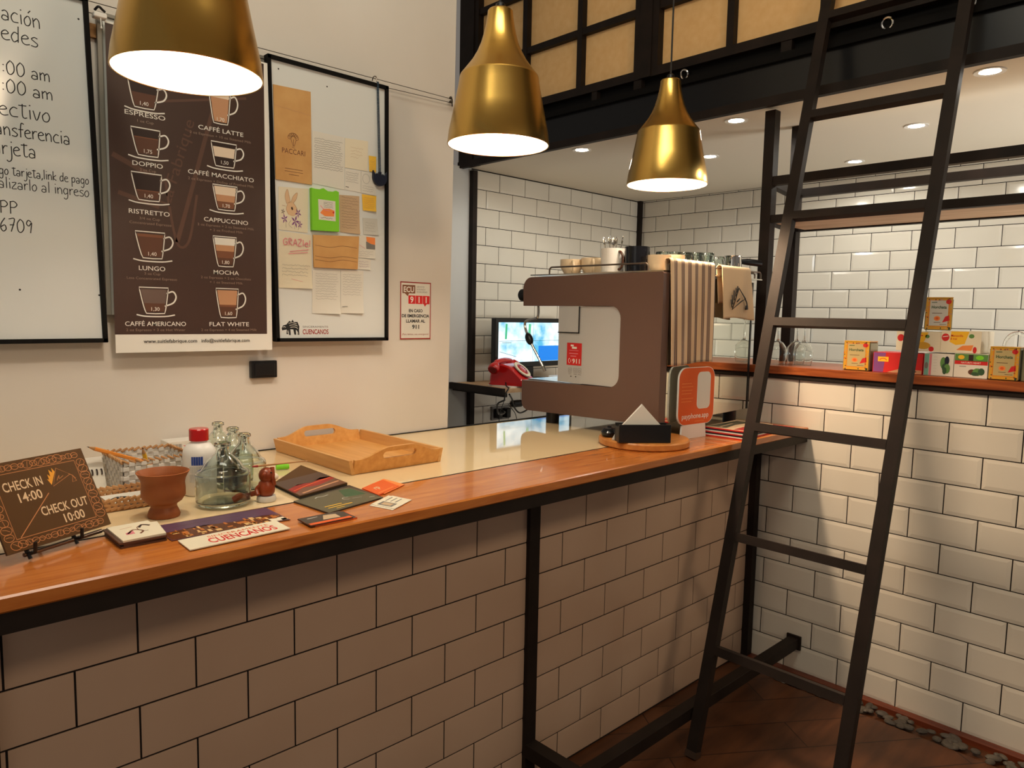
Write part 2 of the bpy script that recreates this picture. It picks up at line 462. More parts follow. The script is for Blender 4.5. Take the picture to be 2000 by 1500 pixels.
# single-stroke handwriting
HW = {
 'a': (.95, [[(.1, .85), (.4, 1.0), (.66, .8), (.72, .35), (.7, 0)], [(.7, .1), (.35, -.02), (.08, .15), (.2, .45), (.5, .45), (.7, .3)]]),
 'b': (.9, [[(.1, 1.7), (.1, 0)], [(.1, .7), (.45, 1), (.75, .6), (.55, .05), (.1, .1)]]),
 'c': (.85, [[(.75, .9), (.4, 1), (.08, .55), (.25, .05), (.8, .05)]]),
 'd': (.95, [[(.7, .9), (.35, 1), (.08, .5), (.3, 0), (.68, .25)], [(.75, 1.7), (.7, 0)]]),
 'e': (.9, [[(.1, .55), (.5, .62), (.72, .75), (.45, 1), (.1, .7), (.15, .2), (.45, 0), (.85, .1)]]),
 'f': (.7, [[(.7, 1.6), (.42, 1.7), (.3, 1.2), (.28, 0)], [(.02, .9), (.62, .95)]]),
 'g': (.95, [[(.7, .85), (.35, 1), (.08, .55), (.3, .05), (.7, .3)], [(.72, 1), (.7, -.4), (.4, -.75), (.1, -.55)]]),
 'i': (.45, [[(.2, 1), (.24, 0)], [(.18, 1.42), (.22, 1.5), (.24, 1.42)]]),
 'j': (.5, [[(.35, 1), (.35, -.4), (.05, -.75), (-.2, -.6)], [(.33, 1.4), (.37, 1.48), (.39, 1.4)]]),
 'k': (.85, [[(.12, 1.7), (.12, 0)], [(.7, 1), (.15, .45), (.75, 0)]]),
 'l': (.45, [[(.2, 1.75), (.22, 0)]]),
 'm': (1.3, [[(.08, 1), (.12, 0)], [(.12, .7), (.4, 1), (.58, .7), (.6, 0)], [(.6, .7), (.9, 1), (1.1, .65), (1.12, 0)]]),
 'n': (.95, [[(.08, 1), (.16, 0)], [(.14, .65), (.45, 1), (.72, .7), (.76, 0)]]),
 'o': (.9, [[(.4, 1), (.1, .6), (.2, .08), (.55, .05), (.75, .5), (.6, .95), (.4, 1)]]),
 'p': (.95, [[(.12, 1), (.14, -.8)], [(.12, .75), (.5, 1), (.78, .65), (.55, .1), (.14, .15)]]),
 'r': (.7, [[(.1, 1), (.14, 0)], [(.13, .6), (.35, .95), (.65, .95)]]),
 's': (.8, [[(.7, .9), (.4, 1), (.12, .78), (.4, .55), (.7, .3), (.5, .02), (.05, .08)]]),
 't': (.8, [[(.35, 1.5), (.34, .3), (.5, .02), (.75, .1)], [(.0, 1.3), (.72, 1.35)]]),
 'v': (.8, [[(.05, 1), (.35, 0), (.7, 1)]]),
 'z': (.85, [[(.08, .95), (.7, .98), (.08, .05), (.78, .03)]]),
 '0': (1.1, [[(.5, 1.7), (.12, 1.1), (.2, .2), (.55, 0), (.9, .5), (.85, 1.3), (.5, 1.7)]]),
 '6': (1.0, [[(.65, 1.7), (.2, 1.0), (.12, .4), (.4, 0), (.75, .3), (.6, .8), (.15, .55)]]),
 '7': (1.0, [[(.08, 1.6), (.8, 1.65), (.35, 0)], [(.2, .85), (.75, .9)]]),
 '9': (1.0, [[(.75, 1.4), (.4, 1.65), (.15, 1.2), (.45, .9), (.78, 1.35), (.7, .6), (.62, 0)]]),
 ':': (.5, [[(.2, .25), (.25, .3), (.27, .22)], [(.2, 1.0), (.25, 1.06), (.27, .98)]]),
 ',': (.4, [[(.2, .15), (.22, 0), (.08, -.3)]]), ' ': (.55, []),
 '1': (.6, [[(.1, 1.3), (.35, 1.7), (.36, 0)]]),
}
HW['ó'] = (.9, HW['o'][1] + [[(.5, 1.35), (.75, 1.65)]])
HW['P'] = (1.0, [[(.15, 1.7), (.15, 0)], [(.15, 1.6), (.55, 1.7), (.85, 1.3), (.6, .9), (.15, .85)]])
HW['G'] = (1.1, [[(.9, 1.5), (.5, 1.7), (.1, 1.0), (.3, .1), (.85, .2), (.9, .8), (.5, .8)]])
HW['R'] = (1.0, [[(.15, 0), (.15, 1.7), (.6, 1.65), (.75, 1.25), (.2, .9), (.85, 0)]])
HW['A'] = (1.0, [[(.05, 0), (.45, 1.7), (.85, 0)], [(.2, .6), (.72, .6)]])
HW['Z'] = (.95, [[(.08, 1.65), (.8, 1.7), (.08, .05), (.85, .05)]])
HW['I'] = (.5, [[(.2, 1.7), (.22, 0)]])
HW['!'] = (.5, [[(.25, 1.7), (.2, .5)], [(.2, .1), (.24, .14), (.24, .06)]])
def hand(cv, t, x0, x1, y, xh, m, wd, tilt=0.0):
    tot = sum(HW[c][0] for c in t); kx = (x1 - x0) / tot; x = x0
    for c in t:
        a, st = HW[c]
        for q in st:
            cv.line([(x + px * kx, y + py * xh + tilt * (x - x0)) for px, py in q], wd, m, smooth=4)
        x += a * kx

# ================================================================== SETTING
def tiles(mb, o, u, v, u0, u1, v0, v1, ju, rowtop, body, mtile='tile', g=.0036, bev=.012, hgt=.0036, shift=None):
    """bevelled 200x100 tiles on the plane o+u*a+v*b, clipped to the rectangle; ju = joint offset of even rows, rowtop = height of a row line"""
    o = Vector(o); u = Vector(u); v = Vector(v); n = u.cross(v)
    r = math.floor((v0 - rowtop) / .1)
    while rowtop + .1 * r < v1 - 1e-6:
        b0 = max(rowtop + .1 * r, v0) + g / 2; b1 = min(rowtop + .1 * (r + 1), v1) - g / 2
        off = ju + (.1 if r % 2 else 0)
        c = math.floor((u0 - off) / .2) - 1
        while off + .2 * c < u1:
            A0 = off + .2 * c; A1 = A0 + .2; c += 1
            if shift:
                A0 = shift(A0); A1 = shift(A1)
            a0 = max(A0, u0) + g / 2; a1 = min(A1, u1) - g / 2
            if a1 - a0 < .004 or b1 - b0 < .004: continue
            # the bevel is cut off where the tile itself is cut
            i0 = a0 + (bev if A0 >= u0 else 0); i1 = a1 - (bev if A1 <= u1 else 0)
            k0 = b0 + (bev if rowtop + .1 * r >= v0 - 1e-6 else 0); k1 = b1 - (bev if rowtop + .1 * (r + 1) <= v1 + 1e-6 else 0)
            if i1 <= i0: i0 = i1 = (a0 + a1) / 2; i0 -= .001; i1 += .001
            if k1 <= k0: k0 = k1 = (b0 + b1) / 2; k0 -= .001; k1 += .001
            e = .0018
            P = lambda a, b, h: o + u * a + v * b + n * h
            vs = [P(a0, b0, 0), P(a1, b0, 0), P(a1, b1, 0), P(a0, b1, 0), P(a0, b0, e), P(a1, b0, e), P(a1, b1, e), P(a0, b1, e), P(i0, k0, hgt), P(i1, k0, hgt), P(i1, k1, hgt), P(i0, k1, hgt)]
            fs = [(8, 9, 10, 11)]
            for i in range(4):
                j = (i + 1) % 4
                fs += [(i, j, 4 + j, 4 + i), (4 + i, 4 + j, 8 + j, 8 + i)]
            mb.add(vs, fs, mtile)
        r += 1
    # grouted body behind the tiles
    P = lambda a, b, h: o + u * a + v * b + n * h
    vs = [P(a, b, h) for h in (0.0002, -body) for a, b in ((u0, v0), (u1, v0), (u1, v1), (u0, v1))]
    mb.add(vs, [(0, 1, 2, 3), (4, 7, 6, 5), (0, 4, 5, 1), (1, 5, 6, 2), (2, 6, 7, 3), (3, 7, 4, 0)], 'grout')

ZT = .929; YA = .565; XB = 2.33
# floor
b = MB(); b.box(-1.6, 2.20, -3.2, 1.75, -.06, 0, 'floor_wood'); b.box(2.20, 3.95, -3.2, 1.75, -.06, -.012, 'floor_wood')
struct(b, 'floor', 'dark red-brown plank floor in front of and behind the counter', 'floor')
# white plaster wall on the left
b = MB()
b.prism([(-1.6, 0), (1.252, 0), (1.256, .93), (1.268, 1.8), (1.285, 3.3), (-1.6, 3.3)], YA, YA + .16, 'plaster', axis='y')
struct(b, 'wall_left', 'cream plaster wall carrying the whiteboards behind the counter', 'wall')
# tiled rear wall and the plaster return beside it
b = MB(); b.box(1.30, 2.335, 1.724, 1.86, 0, 2.10, 'plaster_blue')
struct(b, 'wall_corner', 'narrow pale plaster strip between the cream wall and the black corner post', 'wall')
b = MB(); tiles(b, (0, 1.724, 0), (1, 0, 0), (0, 0, 1), 2.335, 3.849, 0, 2.10, .0427, .0953, .12)
struct(b, 'wall_back', sharp=6, label= 'white bevelled metro tile wall behind the monitor and telephone', cat='wall')
b = MB(); tiles(b, (3.849, 0, 0), (0, -1, 0), (0, 0, 1), -1.724, 2.4, 0, 2.10, -1.587, .0898, .12)
struct(b, 'wall_right', sharp=6, label= 'white bevelled metro tile wall above and behind the tea shelf', cat='wall')
# half-height tiled wall
b = MB(); tiles(b, (XB, 0, 0), (0, -1, 0), (0, 0, 1), -.57, 2.4, 0, 1.100, .1587, .0017, .33)
struct(b, 'wall_half', sharp=6, label= 'half-height white metro tile wall behind the ladder', cat='wall')
# recess ceiling
b = MB(); b.box(2.277, 3.86, -2.4, 1.74, 2.10, 2.15, 'ceiling_paint')
struct(b, 'ceiling', 'low cream ceiling of the kitchen recess with round spotlights', 'ceiling')
b = MB(); b.box(-1.6, 2.40, -3.2, 1.86, 3.3, 3.36, 'ceiling_paint')
struct(b, 'ceiling_high', 'high ceiling over the counter', 'ceiling')
# black corner posts of the recess
b = MB(); b.box(2.322, 2.352, 1.692, 1.7235, 0, 2.085, 'black_steel')
struct(b, 'trim_1', 'black steel post at the left end of the rear tiled wall', 'trim')
b = MB(); b.box(3.818, 3.8485, 1.695, 1.7235, 0, 2.10, 'black_steel')
struct(b, 'trim_2', 'black steel post in the rear corner where the two tiled walls meet', 'trim')
# wood trim and pebbles at the foot of the half wall
b = MB(); b.box(2.292, 2.326, -2.4, -.02, -.012, .006, 'trim_wood')
struct(b, 'trim_3', 'red-brown wood strip along the foot of the half-height wall', 'trim')
b = MB()
r = random.Random(3)
for i in range(210):
    y = -.06 - 2.3 * r.random(); x = r.uniform(2.212, 2.284)
    b.sphere((x, y, .001), r.uniform(.010, .018), 'stone', 8, (r.uniform(.7, 1.1), r.uniform(.8, 1.5), .5), Matrix.Rotation(r.uniform(0, 3), 4, 'Z'))
tag(b.build('pebbles'), 'strip of dark river pebbles set in the floor along the tiled half wall', 'pebbles', kind='stuff')

# mezzanine: beam and glazed frames over the recess
b = MB(); XF = 2.262
b.box(XF, XF + .10, -2.4, 1.74, 2.118, 2.235, 'black_steel_gloss')
b.box(XF - .012, XF + .014, -2.4, 1.74, 2.088, 2.120, 'black_steel')
b.box(XF - .018, XF + .10, -2.4, 1.74, 2.235, 2.262, 'black_frame')
b.box(XF + .03, XF + .10, -2.4, 1.74, 2.262, 2.306, 'black_frame')
for y0, y1 in ((1.74, 1.2), (.83, .80), (.60, .56), (-.05, -.09), (-.9, -.94), (-1.6, -1.64)):
    b.box(XF + .004, XF + .06, y1, y0, 2.262, 2.306, 'black_steel')
struct(b, 'beam', 'black steel beam across the front of the kitchen recess', 'beam')
def mezz(name, y0, y1, vert, label):
    t = thing(name, label, 'window', (XF, (y0 + y1) / 2, 2.306)); t['kind'] = 'structure'
    f = MB()
    f.box(XF, XF + .045, y0, y1, 2.306, 2.342, 'black_steel'); f.box(XF, XF + .045, y0, y1, 3.24, 3.3, 'black_steel')
    f.box(XF, XF + .045, y0, y0 + .03, 2.342, 3.24, 'black_steel'); f.box(XF, XF + .045, y1 - .03, y1, 2.342, 3.24, 'black_steel')
    for y in vert: f.box(XF + .004, XF + .034, y - .0145, y + .0145, 2.342, 3.24, 'black_steel')
    for z in (2.583, 2.858, 3.12): f.box(XF + .006, XF + .032, y0 + .03, y1 - .03, z - .0145, z + .0145, 'black_steel')
    f.build('window_frame', t)
    g = MB(); g.box(XF + .036, XF + .044, y0 + .03, y1 - .03, 2.342, 3.24, 'plywood'); g.build('panel', t)
mezz('window_1', .57, 1.63, (1.262, .910), 'left black-framed mezzanine window with tan panels above the beam')
mezz('window_2', -.84, .51, (.157, -.2, -.55), 'right black-framed mezzanine window with tan panels behind the ladder top')
b = MB()
b.box(XF - .006, XF + .06, 1.63, 1.74, 2.10, 3.3, 'black_steel'); b.box(XF - .006, XF + .06, .51, .57, 2.306, 3.3, 'black_steel'); b.box(XF, XF + .06, -2.4, -.84, 2.306, 3.3, 'black_steel')
struct(b, 'trim_4', 'black steel uprights framing the mezzanine windows', 'trim')

# steel eye bolts on the beam
def eyebolt(y, z, label):
    m_ = MB(); m_.tube([(XF - .014 - .016 * (1 - cos(a)) * .3, y + .016 * sin(a), z - .016 * cos(a)) for a in [2 * pi * i / 20 for i in range(20)]], .0038, 'chrome', 8, closed=True)
    m_.tube([(XF - .012, y, z + .016), (XF + .052, y, z + .02)], .004, 'chrome', 8)
    tag(m_.build('eye_bolt', loc=(XF, y, z)), label, 'eye bolt', 'steel eye bolts on the beam')
eyebolt(.335, 2.272, 'small steel ring bolt on the beam beside the farthest pendant cord')
eyebolt(-.419, 2.268, 'small steel ring bolt on the beam between the two ladder rails')
eyebolt(-.648, 2.268, 'small steel ring bolt on the beam at the right ladder rail')

# ================================================================== COUNTER
t = thing('reception_counter', 'tiled bar counter with orange wood edge, glossy white top and black steel frame', 'counter', (1.1, .2, 0))
b = MB(); tiles(b, (0, 0, 0), (1, 0, 0), (0, 0, 1), -.13, 2.322, 0, .873, 0.0, .0050, .09, 'tile_shaded', hgt=.0028, shift=lambda a: a + (.0238 if a > 1.11 else 0))
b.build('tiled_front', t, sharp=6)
b = MB(); b.box(-.14, 2.322, -.207, -.003, .905, ZT, 'wood_top', bev=.003); b.build('wood_edge', t)
b = MB(); b.box(-.14, 2.322, .0035, .560, .905, ZT - .0005, 'white_glass'); b.build('white_top', t)
b = MB(); b.box(-.14, 2.322, -.003, .0035, .905, ZT - .001, 'black_frame'); b.box(-.14, 1.25, .560, .5645, .905, ZT + .002, 'black_frame'); b.box(1.25, 2.322, .560, .572, .895, ZT + .002, 'black_frame'); b.build('top_trim', t)
b = MB(); b.box(-.132, 2.322, -.204, -.168, .875, .905, 'black_steel')
for x in (-.132, 1.078, 2.285): b.box(x, x + .036, -.168, .0, .876, .9045, 'black_steel')
b.build('top_rail', t)
for x0, x1, y0 in ((-.150, -.110, -.016), (1.077, 1.116, -.016), (2.288, 2.322, -.03)):
    b = MB(); b.box(x0, x1, y0, -.001, 0, .876, 'black_steel'); b.build('post', t)
b = MB(); b.box(-.132, 2.318, -.219, -.181, .095, .133, 'black_steel', bev=.001); b.box(2.314, 2.3225, -.226, -.172, .088, .14, 'black_steel')
fr = b.build('foot_rail', t)
for x0 in (-.150, 1.077):
    b = MB(); b.box(x0, x0 + .04, -.181, -.016, .095, .133, 'black_steel'); b.build('foot_bracket', t)
b = MB(); b.box(-.14, 2.322, .09, .55, .86, .905, 'black_frame'); b.box(-.14, -.10, .09, .55, 0, .86, 'tile_shaded'); b.build('carcass', t)

# wooden cap of the half wall
t = thing('cap_shelf', 'long red-brown wood shelf on the tiled half wall carrying tea boxes', 'shelf', (2.5, -.9, 1.10))
b = MB(); b.box(2.308, 2.70, -2.4, .57, 1.1165, 1.146, 'wood_shelf', bev=.002); b.build('board', t)
b = MB(); b.box(2.316, 2.66, -2.4, .57, 1.101, 1.1165, 'black_steel'); b.build('steel_edge', t)

# black shelf rack standing on the cap
t = thing('shelf_rack', 'black steel rack with a raw wood shelf standing on the half wall', 'rack', (2.5, -.5, 1.146))
for x, y in ((2.33, 0), (2.65, .05), (2.33, -1.25), (2.65, -1.25)):
    b = MB(); b.box(x - .02, x + .02, y - .02, y + .02, 1.1465, 2.0995 if x > 2.5 else 2.0875, 'black_steel'); b.build('upright', t)
for z0, z1 in ((1.815, 1.847), (1.677, 1.706)):
    for x in (2.33, 2.65):
        b = MB(); b.box(x - .015, x + .015, -1.23, -.02 + (.05 if x > 2.5 else 0), z0, z1, 'black_steel'); b.build('crossbar', t)
    b = MB(); b.bar((2.35, 0, (z0 + z1) / 2), (2.63, .05, (z0 + z1) / 2), .03, z1 - z0, 'black_steel'); b.build('side_bar', t)
b = MB(); b.box(2.346, 2.634, -1.23, -.005, 1.6815, 1.705, 'wood_raw'); b.build('shelf_board', t)

# ================================================================== PENDANT LAMPS
PROF = [(.125, 0), (.1215, .03), (.110, .085), (.0995, .138), (.0962, .160), (.0950, .163), (.0790, .183), (.066, .200), (.055, .219), (.046, .240), (.0395, .262), (.0345, .284), (.0315, .303), (.0305, .315), (.028, .318)]
def pendant(x=0, z=1.731, label='', beam=0):
    t = thing('pendant_lamp', label, 'lamp', (x, 0, z), 'brass pendant lamps over the counter')
    s = MB(); s.lathe(PROF, 'brass', 72, (x, 0, z)); s.lathe([(.125, 0), (.1235, -.0012), (.1222, 0)], 'brass', 72, (x, 0, z))
    s.lathe([(r - .0025, h) for r, h in PROF[:-1]][::-1], 'lamp_white', 72, (x, 0, z)); s.lathe([(.028, .318), (.012, .319), (0, .319)], 'brass', 40, (x, 0, z))
    s.build('lamp_shade', t, sharp=13)
    c = MB(); c.lathe([(.0125, .3185), (.0115, .332), (.006, .336), (0, .336)], 'black_plastic', 20, (x, 0, z)); c.build('cord_grip', t)
    c = MB(); c.tube([(x, 0, z + .334), (x, 0, 3.275)], .0028, 'black_plastic', 8); c.build('cord', t)
    c = MB(); c.lathe([(0, 0), (.05, 0), (.05, .022), (0, .022)], 'brass', 32, (x, 0, 3.2755)); c.build('ceiling_rose', t)
    h = MB(); h.lathe([(0, .195), (.019, .195), (.019, .150), (.016, .140), (0, .140)], 'white_plastic', 20, (x, 0, z)); h.build('lamp_holder', t)
    g = MB(); g.sphere((x, 0, z + .110), .032, 'bulb', 24); g.build('bulb', t)
    if beam:     # added spot that boosts this pendant's light on the half wall
        l = bpy.data.lights.new('wall_fill_spot', 'SPOT'); l.energy = beam; l.spot_size = radians(84); l.spot_blend = .9; l.shadow_soft_size = .045; l.color = (1.0, .70, .44)
        lo = bpy.data.objects.new('wall_fill_spot', l); COL.objects.link(lo); lo.parent = t; lo.location = (0, 0, .072)
        lo.rotation_euler = Vector((.66, -.66, -1.18)).to_track_quat('-Z', 'Y').to_euler()
    return t
pendant(x=.2114, z=1.7275, label='nearest and largest-looking brass pendant, hanging in front of the coffee menu poster')
pendant(x=.9507, z=1.7315, label='middle brass pendant, hanging at the right end of the cream wall')
pendant(x=1.6684, z=1.7315, label='farthest brass pendant, hanging over the coffee machine end of the counter', beam=60)

# recessed spots
def spot(x, y, label):
    t = thing('ceiling_spotlight', label, 'spotlight', (x, y, 2.10), 'round spotlights in the recess ceiling')
    f = MB(); f.lathe([(.030, -.002), (.044, -.004), (.045, 0), (.030, 0)], 'white_plastic', 32, (x, y, 2.0995)); f.build('trim_ring', t)
    g = MB(); g.lathe([(0, -.0015), (.0305, -.0015), (.0305, .0), (0, .0)], 'spot_glow', 28, (x, y, 2.0995)); g.build('lens', t)
    l = bpy.data.lights.new('spot_beam', 'SPOT'); l.energy = DOWN * 4; l.spot_size = radians(174); l.spot_blend = .35; l.shadow_soft_size = .03; l.color = (1.0, .98, .90)
    lo = bpy.data.objects.new('spot_beam', l); COL.objects.link(lo); lo.parent = t; lo.location = (0, 0, -.012)
for x, y, lb in ((2.385, .982, 'round ceiling spotlight nearest the middle pendant lamp'), (2.90, .611, 'round ceiling spotlight just right of the farthest pendant lamp'), (2.395, .187, 'round ceiling spotlight left of the rack upright, close under the beam'),
                 (3.459, .143, 'smallest-looking ceiling spotlight, just above the rack crossbar'), (2.936, -.298, 'bright ceiling spotlight seen between the ladder rails'), (2.395, -.677, 'bright ceiling spotlight right of the ladder under the beam')):
    spot(x, y, lb)

# ================================================================== LADDER
t = thing('ladder', 'tall black steel ladder leaning on the beam in front of the half wall', 'ladder', (1.56, -.455, 0))
LX = lambda z: 1.562 + .266 * z
updir = Vector((.266, 0, 1)).normalized(); nrm = Vector((1, 0, -.266)).normalized()
for y in (-.2459, -.665):
    b = MB(); b.bar((LX(.004), y, .004), (LX(2.56), y, 2.56), .034, .028, 'black_steel', up=nrm); rl = b.build('rail', t)
    b = MB(); b.bar((LX(.0012), y, .0012), (LX(.02), y, .02), .037, .031, 'wire_steel', up=nrm); b.build('foot', rl)
for i, z in enumerate((.315, .650, .983, 1.310, 1.648, 1.978, 2.31)):
    b = MB(); b.bar((LX(z), -.2629, z), (LX(z), -.648, z), .030, .026, 'black_steel', up=updir); b.build('rung', t)

# ================================================================== ON THE CREAM WALL
Xv, Zv, Yv = Vector((1, 0, 0)), Vector((0, 0, 1)), Vector((0, 1, 0))
def sheet(name, quad, y, m, label, cat, group=None, draw=None, curl=0.0, thick=.0006, seed=0):
    """a sheet of paper hung on a wall facing -y; quad = TL TR BR BL as (x, z)"""
    mb = MB(); (xa, za), (xb, zb), (xc, zc), (xd, zd) = quad
    n = 8; r = random.Random(seed); vs = []
    for j in range(n + 1):
        f = j / n
        for i in range(n + 1):
            e = i / n
            x = (xa * (1 - e) + xb * e) * (1 - f) + (xd * (1 - e) + xc * e) * f
            z = (za * (1 - e) + zb * e) * (1 - f) + (zd * (1 - e) + zc * e) * f
            vs.append((x, y - curl * (f ** 4) * e, z))
    k = n + 1; N2 = len(vs)
    vs += [(x, yy + thick, z) for x, yy, z in vs]
    fs = []
    for j in range(n):
        for i in range(n):
            a = j * k + i
            fs.append((a, a + k, a + k + 1, a + 1)); a += N2; fs.append((a, a + 1, a + k + 1, a + k))
    rim = [i for i in range(k)] + [j * k + n for j in range(1, k)] + [n * k + i for i in range(n - 1, -1, -1)] + [j * k for j in range(n - 1, 0, -1)]
    for i in range(len(rim)):
        a, c = rim[i], rim[(i + 1) % len(rim)]
        fs.append((a, c, c + N2, a + N2))
    mb.add(vs, fs, m)
    if draw:
        cv = Cv(mb, (0, y - curl * .4 - .0001, 0), Xv, Zv); draw(cv)
    return tag(mb.build(name, loc=((xa + xc) / 2, y, (za + zc) / 2)), label, cat, group)

def framed_board(name, quad, y, label, draw=None):
    (xa, za), (xb, zb), (xc, zc), (xd, zd) = quad
    t = thing(name, label, 'whiteboard', ((xa + xc) / 2, y, zd))
    p = MB(); p.prism([(xd, zd), (xc, zc), (xb, zb), (xa, za)], y, y + .012, 'whiteboard', axis='y')
    cv = Cv(p, (0, y, 0), Xv, Zv)
    if draw: draw(cv)
    p.build('panel', t)
    f = MB(); fw = .0078
    for (p0, p1) in (((xa, za), (xb, zb)), ((xb, zb), (xc, zc)), ((xc, zc), (xd, zd)), ((xd, zd), (xa, za))):
        d = Vector((p1[0] - p0[0], 0, p1[1] - p0[1])).normalized() * fw / 2
        f.bar(Vector((p0[0], y + .004, p0[1])) - d, Vector((p1[0], y + .004, p1[1])) + d, fw * 1.25, .024, 'black_frame', up=(0, 1, 0))
    f.build('frame', t)
    return t
YB = .533      # board faces
def draw1(cv):
    wd = .0021
    hand(cv, 'ación', .028, .100, 1.912, .0195, 'ink', wd, -.03)
    hand(cv, 'edes', .026, .094, 1.872, .0195, 'ink', wd, -.03)
    hand(cv, ':00 am', .024, .114, 1.803, .0165, 'ink', wd)
    hand(cv, ':00 am', .022, .118, 1.765, .0165, 'ink', wd)
    hand(cv, 'ectivo', .016, .112, 1.717, .0195, 'ink', wd)
    hand(cv, 'ansferencia', .008, .148, 1.676, .0175, 'ink', wd)
    hand(cv, 'arjeta', .003, .082, 1.636, .0185, 'ink', wd)
    hand(cv, 'go tarjeta,link de pago', .012, .182, 1.594, .0115, 'ink', .0017)
    hand(cv, 'alizarlo al ingreso', .010, .182, 1.566, .0135, 'ink', .0017)
    hand(cv, 'PP', .010, .044, 1.513, .0155, 'ink', wd)
    hand(cv, '6709', .009, .070, 1.475, .0165, 'ink', wd)
    for x, z in ((.140, 1.992), (.172, 1.952), (.040, 1.352), (.1945, 1.345)): cv.ell(x, z, .0022, .0022, 'black', 10)
framed_board('whiteboard', [(-.46, 1.9975), (.1855, 1.9975), (.2035, 1.2405), (-.46, 1.2385)], YB, 'black-framed whiteboard with handwritten check-in notes at the left picture edge', draw1)
def draw2(cv):
    for x, z in ((.642, 1.957), (.786, 1.943), (.633, 1.372)): cv.ell(x, z, .0022, .0022, 'black', 10)
    # printed mark: a small black line-cut animal with scribbled back, and the word
    o = lambda pts: [(.642 + a * .054, 1.250 + b * .043) for a, b in pts]
    cv.fpoly(o([(.02, .45), (.1, .62), (.28, .68), (.45, .92), (.55, .84), (.62, 1.0), (.7, .84), (.9, .85), (1, .55), (.98, .3), (1, .02), (.9, .02), (.86, .3), (.8, .32), (.82, .02), (.72, .02), (.66, .36), (.5, .38), (.52, .0), (.42, .0), (.4, .34), (.38, .06), (.28, .06), (.3, .36), (.05, .3)]), 'ink')
    cv.up()
    for a in ([(.4, .75), (.6, .8), (.85, .72)], [(.45, .62), (.7, .66), (.9, .58)], [(.5, .5), (.75, .52), (.92, .42)], [(.08, .5), (.16, .54), (.24, .5)], [(.34, .3), (.36, .12)], [(.88, .24), (.93, .08)]):
        cv.line(o(a), .0014, 'paper', smooth=4)
    cv.text('SINCERAMENTE', .706, 1.2705, .0052, 'grey', 'l', 0, width=.080)
    cv.text('CUENCANOS', .706, 1.2525, .0135, 'dark_red', 'l', .02, width=.081)
framed_board('whiteboard', [(.613, 1.982), (.9815, 1.982), (.9835, 1.2365), (.6295, 1.237)], YB, 'black-framed whiteboard covered with thank-you notes and paper bags', draw2)

# menu poster on its own backing board
t = thing('menu_backing', 'grey-edged backing board behind the coffee menu poster', 'board', (.41, .55, 1.24))
p = MB(); p.box(.222, .600, .549, .554, 1.30, 1.985, 'whiteboard'); p.build('panel', t)
f = MB()
f.box(.2125, .2235, .546, .557, 1.30, 1.985, 'alu'); f.box(.5985, .6095, .546, .557, 1.30, 1.985, 'alu'); f.box(.2235, .5985, .546, .557, 1.976, 1.985, 'alu'); f.build('frame', t)
def cup(cv, x0, x1, zt, b0, b1, zb, layers, price, saucer=True):
    def at(z, e):    # x on the cup wall at height z
        k = (z - zb) / (zt - zb); k2 = k ** .75
        return (b0 + (x0 - b0) * k2) if e == 0 else (b1 + (x1 - b1) * k2)
    zs = [zb + (zt - zb) * i / 8 for i in range(9)]
    top = zb + .004
    for frac, m_ in layers:
        z2 = zb + .004 + (zt - zb - .006) * frac
        q = [top + (z2 - top) * i / 4 for i in range(5)]
        cv.fpoly([(at(z, 0) + .003, z) for z in q] + [(at(z, 1) - .003, z) for z in reversed(q)], m_); top = z2
    cv.up()
    cv.line([(at(z, 0), z) for z in reversed(zs)] + [((b0 + b1) / 2, zb - .001)] + [(at(z, 1), z) for z in zs] + [(x0, zt)], .0024, 'white')
    h = zt - zb; cx = at(zb + h * .58, 1)
    cv.line([(cx - .001, zb + h * .78), (cx + .014, zb + h * .86), (cx + .021, zb + h * .66), (cx + .014, zb + h * .42), (cx - .006, zb + h * .28)], .0036, 'white', smooth=5)
    if saucer:
        cv.line([(b0 - .022, zb - .0035), (b0, zb - .0075), (b1, zb - .0075), (b1 + .024, zb - .0035)], .003, 'white', smooth=4)
    cv.text(price, (b0 + b1) / 2, zb + .006, .0088, 'white', 'c', 0)
